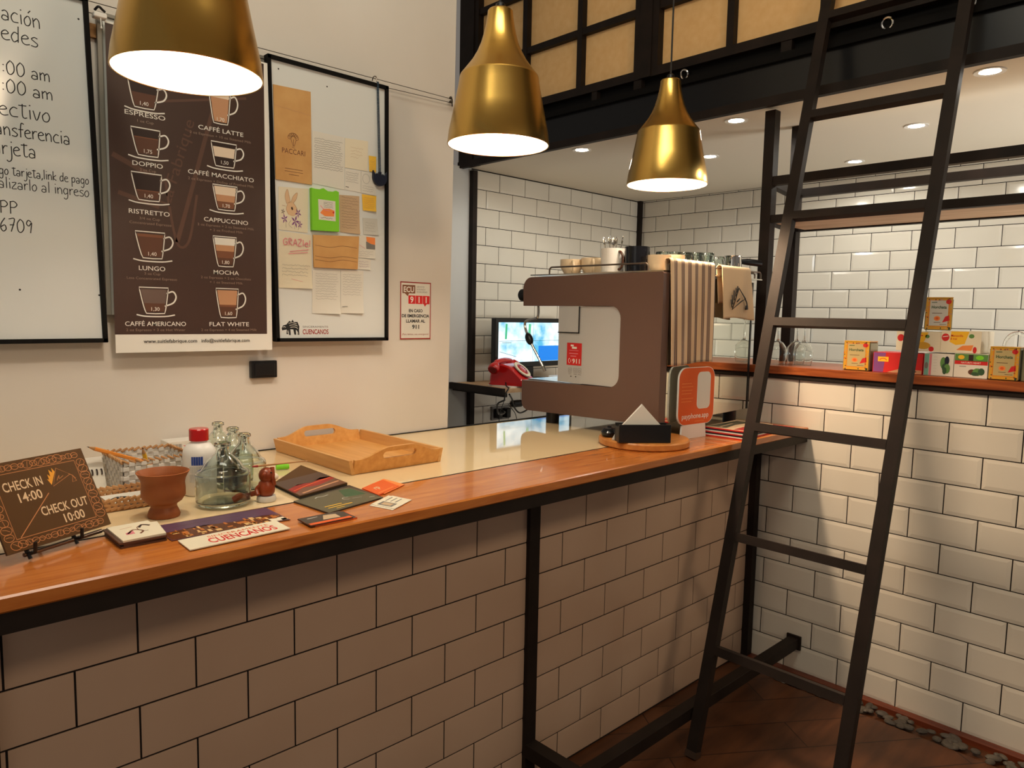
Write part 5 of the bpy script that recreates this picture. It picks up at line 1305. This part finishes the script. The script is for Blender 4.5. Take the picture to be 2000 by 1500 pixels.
for i, (dx, dy, lx, ly, hh) in enumerate(((-.010, .022, -.008, .045, .118), (-.006, .008, -.004, .018, .121), (.004, .000, .004, .004, .116), (.008, -.006, .010, -.010, .120), (.010, -.014, .016, -.040, .122))):
    a = Vector((1.680 + dx * .6, .214 + dy * .6, ZC + .010)); c_ = Vector((1.680 + lx, .214 + ly * .75, ZC + hh))
    b = MB(); b.tube([a, a + (c_ - a) * .8], .0018, 'steel', 8); d = (c_ - a).normalized()
    b.sphere(a + (c_ - a) * .9, .0105, 'steel', 14, (.8, .28, 1.5), d.to_track_quat('Z', 'Y').to_matrix().to_4x4())
    tag(b.build('spoon', loc=a), ('leftmost spoon in the white mug', 'second spoon from the left in the white mug', 'middle spoon in the white mug', 'fourth spoon from the left in the white mug', 'rightmost spoon in the white mug, leaning right')[i], 'spoon', 'spoons in the white mug')
# upturned glasses
gl = []
for i, (x, y) in enumerate(tuple((1.835 + .068 * k, .032) for k in range(4)) + tuple((1.815 + .068 * k, .105) for k in range(5)) + tuple((1.85 + .068 * k, .178) for k in range(4))):
    b = MB(); H = .072 + .004 * (i % 3)
    b.lathe([(.032, 0), (.0285, H * .6), (.026, H - .003), (.024, H), (0, H - .002), (0, H - .009), (.022, H - .010), (.0262, H * .6), (.0298, 0)], 'glass', 12, (x, y, ZC), closed=True)
    tag(b.build('glass', loc=(x, y, ZC)), 'upturned clear glass tumbler among the others on the coffee machine', 'glass', 'upturned tumblers on the coffee machine')
t_ = thing('milk_jug', 'small steel pot with a black handle at the right end of the machine top', 'pot', (2.145, .03, ZC))
b = MB(); b.lathe([(0, 0), (.034, 0), (.036, .004), (.033, .05), (.031, .078), (.0325, .082), (.030, .082), (.030, .05), (.032, .008), (0, .006)], 'chrome', 36, (2.152, .035, ZC)); b.build('body', t_)
b = MB(); b.tube([(2.180, .022, ZC + .064), (2.205, .010, ZC + .064), (2.262, -.016, ZC + .060)], [.008, .012, .0125], 'black_plastic', 12); b.build('handle', t_)

# ---- towels
def towel(name, x0, x1, zt, zb_front, zb_back, m, label, skew=0.0, fold=.006, fan=0.0, waves=3.2, draw=None, top_y=-.0462, seed=1):
    mb = MB(); nu, nv = 48, 44; vs = []; uv = []
    Lf, Lb = zt - zb_front, zt - zb_back; R_ = .0085
    tot = Lf + Lb + pi * R_
    for j in range(nv + 1):
        s = tot * j / nv
        for i in range(nu + 1):
            f = i / nu
            if s < Lb: y = top_y + R_ + .002; z = zb_back + s; fr = 0; k = 1 - s / Lb if Lb else 0
            elif s < Lb + pi * R_:
                a = (s - Lb) / R_; y = top_y + (R_ + .002) * cos(a); z = zt + R_ * sin(a); k = 0; fr = 0
            else:
                fr = (s - Lb - pi * R_) / Lf; y = top_y - R_ - .002; z = zt - (s - Lb - pi * R_); k = fr
            x = x0 + (x1 - x0) * f + skew * k + fan * k * (f - .5)
            wv = fold * (.25 + .75 * k) * sin(f * waves * 2 * pi + .8 * k + seed) + fold * .4 * k * sin(f * 11 + seed * 2)
            if s >= Lb + pi * R_ * .5: y -= abs(wv) + .004 * k * (1 - k)
            z -= .004 * sin(f * 5 + seed) * k
            vs.append((x, y, z)); uv.append((f, s / tot))
    k = nu + 1; fs = []
    for j in range(nv):
        for i in range(nu): fs.append((j * k + i, j * k + i + 1, (j + 1) * k + i + 1, (j + 1) * k + i))
    mb.add(vs, fs, m, flip=True)
    if draw: draw(mb)
    o_ = mb.build(name, loc=((x0 + x1) / 2, top_y, zt), sharp=80)
    if len(mb.names) == 1:
        ul = o_.data.uv_layers.new(name='UVMap')
        for lp in o_.data.loops: ul.data[lp.index].uv = uv[lp.vertex_index]
    md = o_.modifiers.new('thick', 'SOLIDIFY'); md.thickness = .002; md.offset = 0
    return tag(o_, label, 'towel')
towel('towel', 1.622, 1.880, 1.4935, 1.172, 1.40, 'towel_stripe', 'cream and brown striped towel hung over the back of the coffee machine', skew=.012, fold=.004, fan=-.012, waves=2.2, seed=1)
def logo(mb):
    cv = Cv(mb, (0, -.0665, 0), Xv, Zv); ox, oz, k = 1.978, 1.350, .112
    q = lambda pts: [(ox + a * k, oz + c_ * k) for a, c_ in pts]
    cv.line(q([(.08, .0), (.42, .66), (.85, .34), (.60, .26), (.08, .0)]), .0042, 'ink')
    for a in ([(.06, .06), (-.02, .30)], [(.10, .16), (.04, .44)], [(.17, .28), (.14, .58)], [(.25, .4), (.25, .66)], [(.33, .52), (.34, .72)]): cv.line(q(a), .0045, 'ink')
    cv.line(q([(.80, .36), (.93, .24), (1.0, .08)]), .0045, 'ink'); cv.fpoly(q([(.86, .0), (1.04, .02), (.98, .16), (.88, .14)]), 'ink'); cv.line(q([(.34, .24), (.50, .34)]), .004, 'ink')
towel('towel', 1.925, 2.115, 1.490, 1.318, 1.37, 'towel_cream', 'plain cream towel with a black printed mark over the machine\'s mirror back', skew=.030, fold=.002, fan=.02, waves=1.2, draw=logo, seed=3)

# ================================================================== REAR SHELF, TELEPHONE, MONITOR
t = thing('wall_shelf', 'small wooden wall shelf in the rear corner carrying the red telephone', 'shelf', (2.7, 1.5, .92))
ZS = .942
b = MB(); b.box(2.215, 3.30, 1.305, 1.722, .921, ZS, 'wood_raw'); b.build('board', t)
b = MB(); b.box(2.195, 2.214, 1.298, 1.722, .912, .946, 'black_steel'); b.box(2.22, 2.24, 1.31, 1.722, .900, .9205, 'black_steel'); b.build('bracket', t)
b = MB(); b.box(2.27, 2.52, 1.32, 1.49, ZS + .0003, ZS + .008, 'paper'); tag(b.build('paper_pad', loc=(2.4, 1.4, ZS)), 'white paper pad under the red telephone', 'paper')
t = thing('telephone', 'red rotary-style telephone on the rear wall shelf', 'telephone', (2.40, 1.41, ZS + .009))
Mt = Matrix.Translation((2.365, 1.405, ZS + .0085)) @ Matrix.Rotation(radians(-68), 4, 'Z') @ Matrix.Scale(1.08, 4)
b = MB()
prof = [(-.085, 0), (.085, 0), (.090, .012), (.086, .030), (.066, .050), (.030, .082), (-.005, .100), (-.045, .102), (-.078, .080), (-.090, .045), (-.092, .012)]
pr = [(q.x, q.y) for q in catmull([(a, c_, 0) for a, c_ in prof], 3, True)]
pr = [(a, max(c_, 0)) for a, c_ in pr]
n = len(pr); vs = []; fs = []
for yy, sc_ in ((-.072, .90), (-.066, .97), (-.05, 1), (.05, 1), (.066, .97), (.072, .90)):
    vs += [Mt @ Vector((a * sc_, yy, c_ * sc_)) for a, c_ in pr]
for k in range(5):
    for i in range(n): fs.append((k * n + i, k * n + (i + 1) % n, (k + 1) * n + (i + 1) % n, (k + 1) * n + i)[::-1])
fs += [tuple(range(n)), tuple(range(5 * n, 6 * n))[::-1]]
b.add(vs, [f[::-1] for f in fs], 'red_plastic'); b.build('body', t)
Md = Mt @ Matrix.Translation((.050, 0, .0735)) @ Matrix.Rotation(radians(41), 4, 'Y')
b = MB(); b.lathe([(.034, 0), (.050, 0), (.050, .005), (.047, .0065), (.036, .0065), (.034, .004)], 'cream_paper', 36, M=Md, closed=True)
d_ = b.build('dial', t)
b = MB(); b.lathe([(0, .001), (.0345, .001), (.034, .006), (.012, .0075), (0, .0075)], 'red_plastic', 32, M=Md)
for i in range(10):
    a = 2 * pi * i / 12; b.lathe([(0, .0065), (.0045, .0065), (.0045, .0082), (0, .0082)], 'dark_red', 10, M=Md @ Matrix.Translation((.024 * cos(a), .024 * sin(a), 0)))
b.build('finger_wheel', d_)
b = MB(); b.tube(catmull([Mt @ Vector((-.046, -.100, .098)), Mt @ Vector((-.05, -.07, .111)), Mt @ Vector((-.05, 0, .116)), Mt @ Vector((-.05, .07, .111)), Mt @ Vector((-.046, .100, .098))], 6), .0145, 'red_plastic', 14)
for s_ in (-1, 1): b.lathe([(0, -.034), (.024, -.034), (.0275, -.028), (.026, -.010), (.015, .012), (0, .014)], 'red_plastic', 24, M=Mt @ Matrix.Translation((-.042, s_ * .108, .096)) @ Matrix.Rotation(s_ * .9, 4, 'X'))
hs = b.build('handset', t)
b = MB(); b.lathe([(0, -.0352), (.016, -.0352), (.016, -.0338), (0, -.0338)], 'dark_red', 20, M=Mt @ Matrix.Translation((-.042, -.108, .096)) @ Matrix.Rotation(-.9, 4, 'X')); b.build('earpiece', hs)
def cable(pts, rr, label, m='black_plastic', name='cable'):
    b_ = MB(); b_.tube(catmull(pts, 6), rr, m, 8); tag(b_.build(name, loc=pts[0]), label, 'cable', 'cables around the rear shelf')
cable([(2.33, 1.43, ZS + .05), (2.31, 1.40, ZS + .03), (2.26, 1.34, ZS + .012), (2.24, 1.302, ZS + .004), (2.21, 1.29, ZS - .02), (2.20, 1.29, ZS - .055)], .0035, 'black telephone cord running off the shelf\'s left end')
cable([(2.205, 1.29, .89), (2.22, 1.36, .86), (2.30, 1.44, .80), (2.40, 1.52, .775), (2.50, 1.60, .770), (2.56, 1.69, .765)], .0045, 'thick black cable sagging under the rear shelf towards the sockets')
cable([(2.34, 1.40, .90), (2.42, 1.46, .86), (2.50, 1.52, .80), (2.58, 1.56, .765), (2.68, 1.60, .775), (2.72, 1.66, .79), (2.66, 1.70, .80)], .0045, 'black cable looping up to a plug under the rear shelf')
cable([(2.205, 1.288, .90), (2.17, 1.285, .83), (2.165, 1.285, .77), (2.19, 1.285, .715), (2.235, 1.285, .71), (2.285, 1.286, .75), (2.28, 1.287, .81), (2.235, 1.289, .86)], .0018, 'thin dark cable hanging in a loop below the shelf bracket')
t = thing('wall_outlet', 'grey wall outlet with black plugs low on the rear tiled wall', 'wall outlet', (2.6, 1.72, .74))
b = MB(); b.box(2.50, 2.64, 1.708, 1.7195, .71, .79, 'grey', bev=.002); b.build('plate', t)
for x_ in (2.535, 2.60):
    b = MB(); b.box(x_ - .018, x_ + .018, 1.672, 1.7075, .722, .778, 'black_plastic', bev=.004); b.build('plug', t)
b = MB(); b.box(2.655, 2.735, 1.690, 1.719, .775, .815, 'black_plastic', bev=.008); tag(b.build('power_adapter', loc=(2.7, 1.71, .78)), 'black power adapter plugged in right of the grey wall outlet', 'power adapter')

# monitor
t = thing('monitor', 'flat monitor showing a bright four-way camera view in the rear corner', 'monitor', (2.65, 1.5, ZS))
x0, x1, z0, z1 = 2.375, 3.015, 1.024, 1.296
b = MB(); b.box(x0, x1, 1.555, 1.590, z0, z1, 'black_plastic', bev=.003); b.build('housing', t)
b = MB(); b.box(x0 + .024, x1 - .024, 1.5535, 1.556, z0 + .030, z1 - .022, 'screen')
cv = Cv(b, (0, 1.5535, 0), Xv, Zv); xm, zm = (x0 + x1) / 2 - .03, (z0 + z1) / 2 + .012
cv.rect(xm + .045, z0 + .032, x1 - .026, zm - .03, 'screen_blue'); cv.up()
cv.line([(x0 + .026, zm), (x1 - .026, zm)], .0018, 'screen_line'); cv.line([(xm, z0 + .032), (xm, z1 - .024)], .0018, 'screen_line')
for x_, w_ in ((x0 + .075, .010), (x0 + .082, .005), (xm - .035, .012), (xm - .025, .006)): cv.line([(x_, zm + .01), (x_ + .004, z1 - .03)], w_, 'screen_green')
for a in ([(x0 + .03, z0 + .09), (x0 + .16, z0 + .06)], [(x0 + .05, zm - .01), (x0 + .12, zm - .01)]): cv.line(a, .0022, 'screen_line')
b.build('screen', t)
b = MB(); b.box(2.54, 2.80, 1.51, 1.65, ZS + .0003, ZS + .014, 'black_plastic', bev=.003); b.build('foot', t)
b = MB(); b.box(2.63, 2.71, 1.592, 1.615, ZS + .014, z0 + .05, 'black_plastic'); b.build('stand', t)
b = MB(); b.box(2.66, 2.96, 1.325, 1.425, ZS + .0003, ZS + .042, 'white_plastic', bev=.004); tag(b.build('router', loc=(2.8, 1.37, ZS)), 'flat white device lying in front of the monitor', 'device')

# ================================================================== ON THE CAP SHELF
ZP = 1.1463
def panel(b, x, y0, y1, z0, z1):    # print canvas on a face looking to -x; u runs to -y (right in view)
    return Cv(b, (x, y1, z0), (0, -1, 0), (0, 0, 1))
def tin(x, yl, yr, z0, H, label, cream='tin_cream', rotz=0.0):
    t_ = thing('tea_tin', label, 'tin', (x, (yl + yr) / 2, z0), 'gold and cream tins of herbal tea')
    Wt = yl - yr; D_ = .075; b = MB()
    M_ = Matrix.Translation((x, yl, z0)) @ Matrix.Rotation(rotz, 4, 'Z')
    b.box(0, D_, -Wt, 0, .0004, H - .004, 'tin_side', M=M_, bev=.004)
    cv = Cv(b, M_ @ Vector((0, 0, 0)), M_.to_3x3() @ Vector((0, -1, 0)), Zv)
    q = lambda a, c_: (Wt * a, H * c_)
    cv.rect(*q(.03, .03), *q(.97, .96), 'tin_gold'); cv.up()
    r_ = random.Random(9)
    for i in range(34):
        s_ = r_.choice((0, 1, 2, 3)); a = r_.uniform(.05, .95); c_ = r_.uniform(.05, .94)
        if s_ == 0: a = r_.uniform(.04, .13)
        elif s_ == 1: a = r_.uniform(.86, .96)
        elif s_ == 2: c_ = r_.uniform(.04, .12)
        else: c_ = r_.uniform(.90, .95)
        cv.ell(Wt * a, H * c_, Wt * r_.uniform(.02, .045), H * r_.uniform(.015, .035), r_.choice(('coffee', 'dark_green', 'orange', 'tin_cream', 'coffee_tan')), 8)
    cv.up(); cv.rect(*q(.17, .14), *q(.83, .90), cream); cv.up()
    cv.line([q(.14, .12), q(.86, .12), q(.86, .91), q(.14, .91), q(.14, .12)], .0012, 'orange')
    cv.text('Horchata', Wt * .5, H * .66, H * .085, 'dark_green', 'c', .03, Wt * .54); cv.line([q(.22, .84), q(.42, .845)], .0022, 'dark_green'); cv.line([q(.26, .52), q(.62, .52)], .0016, 'coffee')
    cv.ell(Wt * .45, H * .36, Wt * .115, H * .075, 'orange_light', 16); cv.fpoly([q(.64, .24), q(.90, .30), q(.88, .46), q(.74, .42)], 'red'); cv.ell(Wt * .83, H * .86, Wt * .10, H * .07, 'red', 12); cv.line([q(.34, .24), q(.58, .24)], .0014, 'coffee'); cv.line([q(.55, .18), q(.80, .18)], .0014, 'coffee')
    cv.up(); cv.ell(Wt * .45, H * .36, Wt * .06, H * .04, 'orange', 12)
    b.build('body', t_)
    b = MB(); b.box(.001, D_ - .001, -Wt + .001, -.001, H - .004, H, 'tin_gold', M=M_, bev=.001); b.build('lid', t_)
def carton(name, x, yl, yr, z0, H, m_side, label, draw, D_=.12, group='tea boxes on the cap shelf'):
    b = MB(); b.box(x, x + D_, yr, yl, z0 + .0004, z0 + H, m_side, bev=.0008)
    draw(panel(b, x, yr, yl, z0, z0 + H), yl - yr, H)
    return tag(b.build(name, loc=(x + D_ / 2, (yl + yr) / 2, z0)), label, 'tea box', group)
tin(2.350, -.302, -.3925, ZP, .1035, 'gold herbal tea tin standing alone at the left of the tea boxes')
def redbox(cv, Wt, H):
    q = lambda a, c_: (Wt * a, H * c_)
    cv.rect(*q(.0, .01), *q(1, .99), 'red'); cv.up(); cv.fpoly([q(.01, .02), q(.22, .02), q(.26, .98), q(.01, .98)], 'purple'); cv.up()
    cv.rect(*q(.10, .54), *q(.32, .78), 'yellow'); cv.up(); cv.ring(Wt * .21, H * .60, Wt * .07, H * .10, .003, 'orange', 10, 0, pi)
    cv.fpoly([q(.30, .02), q(.99, .02), q(.99, .20), q(.55, .22)], 'coffee_tan'); cv.up(); cv.ell(Wt * .68, H * .30, Wt * .14, H * .13, 'paper', 16); cv.ell(Wt * .80, H * .12, Wt * .10, H * .05, 'coffee', 10); cv.up(); cv.ell(Wt * .68, H * .36, Wt * .10, H * .05, 'coffee', 14); cv.line([q(.70, .45), q(.74, .62), q(.70, .78)], .003, 'pink', smooth=4)
carton('tea_box', 2.352, -.404, -.560, ZP, .0685, 'red', 'red tea box with a yellow sun mark, lowest row left', redbox)
def herb1(cv, Wt, H):
    q = lambda a, c_: (Wt * a, H * c_)
    cv.rect(0, .001, Wt, H - .001, 'paper'); cv.up(); cv.rect(*q(.02, .02), *q(.18, .98), 'teal'); cv.rect(*q(.19, .02), *q(.27, .98), 'pink'); cv.rect(*q(.0, .02), *q(.02, .98), 'red'); cv.up(); cv.ell(Wt * .1, H * .45, Wt * .06, H * .15, 'grey', 12)
    for i in range(6): cv.line([q(.34, .85 - i * .13), q(.45, .85 - i * .13)], .0012, 'paper_grey')
    for a in ((.66, .60, .10, .26, 'green'), (.74, .40, .12, .20, 'dark_green'), (.78, .70, .08, .20, 'navy'), (.80, .35, .10, .22, 'green'), (.72, .25, .07, .16, 'dark_green')):
        cv.ell(Wt * a[0], H * a[1], Wt * a[2], H * a[3], a[4], 12); cv.up()
carton('tea_box', 2.352, -.563, -.6505, ZP, .0725, 'paper', 'white tea box with a big green herb picture, middle of the lowest row', herb1)
def herb2(cv, Wt, H):
    q = lambda a, c_: (Wt * a, H * c_)
    cv.rect(0, .001, Wt, H - .001, 'paper'); cv.up(); cv.rect(*q(.01, .70), *q(.99, .99), 'green'); cv.rect(*q(.01, .55), *q(.99, .71), 'red'); cv.up(); cv.rect(*q(.42, .72), *q(.56, .96), 'coffee_dark'); cv.ell(Wt * .2, H * .85, Wt * .10, H * .09, 'yellow', 10); cv.ell(Wt * .75, H * .85, Wt * .12, H * .09, 'lime', 10)
    cv.text("NATURE'S HEART", Wt * .5, H * .595, H * .07, 'white', 'c', 0, Wt * .58)
    cv.line([q(.16, .47), q(.36, .47)], .002, 'grey')
    for a in ((.55, .25, .12, .12, 'coffee'), (.70, .26, .14, .16, 'green'), (.82, .28, .10, .15, 'dark_green'), (.64, .18, .12, .08, 'dark_green')): cv.ell(Wt * a[0], H * a[1], Wt * a[2], H * a[3], a[4], 10); cv.up()
carton('tea_box', 2.352, -.6525, -.746, ZP, .0765, 'paper', 'white tea box with a red band and green herbs, right end of the lowest row', herb2)
tin(2.344, -.7490, -.8300, ZP, .1030, 'gold herbal tea tin at the right end of the lowest row of tea boxes')
def yb1(cv, Wt, H):
    q = lambda a, c_: (Wt * a, H * c_)
    cv.rect(0, .001, Wt, H - .001, 'cream_paper'); cv.up(); cv.fpoly([q(.30, .35), q(.45, .95), q(.72, .97), q(.62, .45)], 'yellow'); cv.ell(Wt * .10, H * .66, Wt * .08, H * .18, 'red', 14); cv.ell(Wt * .70, H * .76, Wt * .05, H * .09, 'green', 12); cv.up()
    cv.ell(Wt * .62, H * .30, Wt * .16, H * .18, 'tin_gold', 14); cv.ell(Wt * .80, H * .14, Wt * .06, H * .13, 'red', 10); cv.ell(Wt * .45, H * .16, Wt * .05, H * .10, 'dark_green', 8); cv.line([q(.48, .80), q(.60, .80)], .003, 'red')
carton('tea_box', 2.360, -.472, -.607, ZP + .0770, .0655, 'cream_paper', 'cream and yellow tea box partly hidden by the ladder rail, upper row left', yb1, D_=.10)
def yb2(cv, Wt, H):
    q = lambda a, c_: (Wt * a, H * c_)
    cv.rect(0, .001, Wt, H - .001, 'cream_paper'); cv.up(); cv.fpoly([q(.22, .50), q(.25, .98), q(.70, .98), q(.60, .42), q(.38, .36)], 'yellow'); cv.ell(Wt * .11, H * .70, Wt * .10, H * .18, 'red', 14); cv.fpoly([q(.40, .14), q(.55, .34), q(.82, .38), q(.78, .12)], 'orange_light'); cv.up()
    cv.text('Manzanilla', Wt * .40, H * .74, H * .10, 'red', 'c', .01, Wt * .30); cv.text('& miel', Wt * .32, H * .60, H * .09, 'red', 'c', .01, Wt * .16); cv.ell(Wt * .76, H * .78, Wt * .07, H * .10, 'green', 8); cv.ell(Wt * .86, H * .16, Wt * .05, H * .15, 'red', 10); cv.line([q(.04, .72), q(.18, .76)], .002, 'white')
carton('tea_box', 2.356, -.6085, -.7215, ZP + .0772, .0700, 'cream_paper', 'cream and orange tea box with a red round mark, upper row right', yb2, D_=.15)
tin(2.362, -.553, -.632, ZP + .1476, .108, 'gold and silver herbal tea tin on top of the two yellow tea boxes', 'paper_grey', rotz=.28)
# three upturned wine glasses
for i, (x, y, lb) in enumerate(((2.42, -.022, 'left upturned wine glass on the cap shelf behind the ladder'), (2.50, -.060, 'middle upturned wine glass, in front of the rear rack upright'), (2.45, -.112, 'right upturned wine glass on the cap shelf, clear of the upright'))):
    b = MB()
    b.lathe([(.030, 0), (.0345, .022), (.0365, .042), (.033, .066), (.020, .084), (.006, .092), (.0035, .100), (.0032, .165), (.006, .170), (.030, .174), (.0305, .176), (0, .178), (0, .089), (.006, .0885), (.019, .081), (.0318, .064), (.0352, .042), (.0333, .022), (.0288, 0)], 'clear_glass', 36, (x, y, ZP), closed=False)
    tag(b.build('wine_glass', loc=(x, y, ZP)), lb, 'wine glass', 'upturned wine glasses')
# dark canister with a clear lid ring at the picture's right edge
b = MB(); b.box(2.352, 2.45, -.90, -.8335, ZP + .0003, ZP + .098, 'tin_side', bev=.002); tag(b.build('dark_box', loc=(2.4, -.87, ZP)), 'plain dark olive box at the right picture edge beside the last tin', 'box')
b = MB(); b.tube([(2.475, -.792 + .034 * cos(a), ZP + .100 + .045 * sin(a)) for a in [2 * pi * i / 28 for i in range(28)]], .0055, 'clear_glass', 10, closed=True)
b.lathe([(0, 0), (.038, 0), (.042, .006), (.042, .05), (.036, .058), (.033, .058), (.038, .05), (.038, .008), (0, .006)], 'clear_glass', 32, (2.475, -.792, ZP + .0003))
tag(b.build('glass_jar', loc=(2.475, -.792, ZP)), 'clear glass jar with a round glass handle behind the rightmost tin', 'jar')
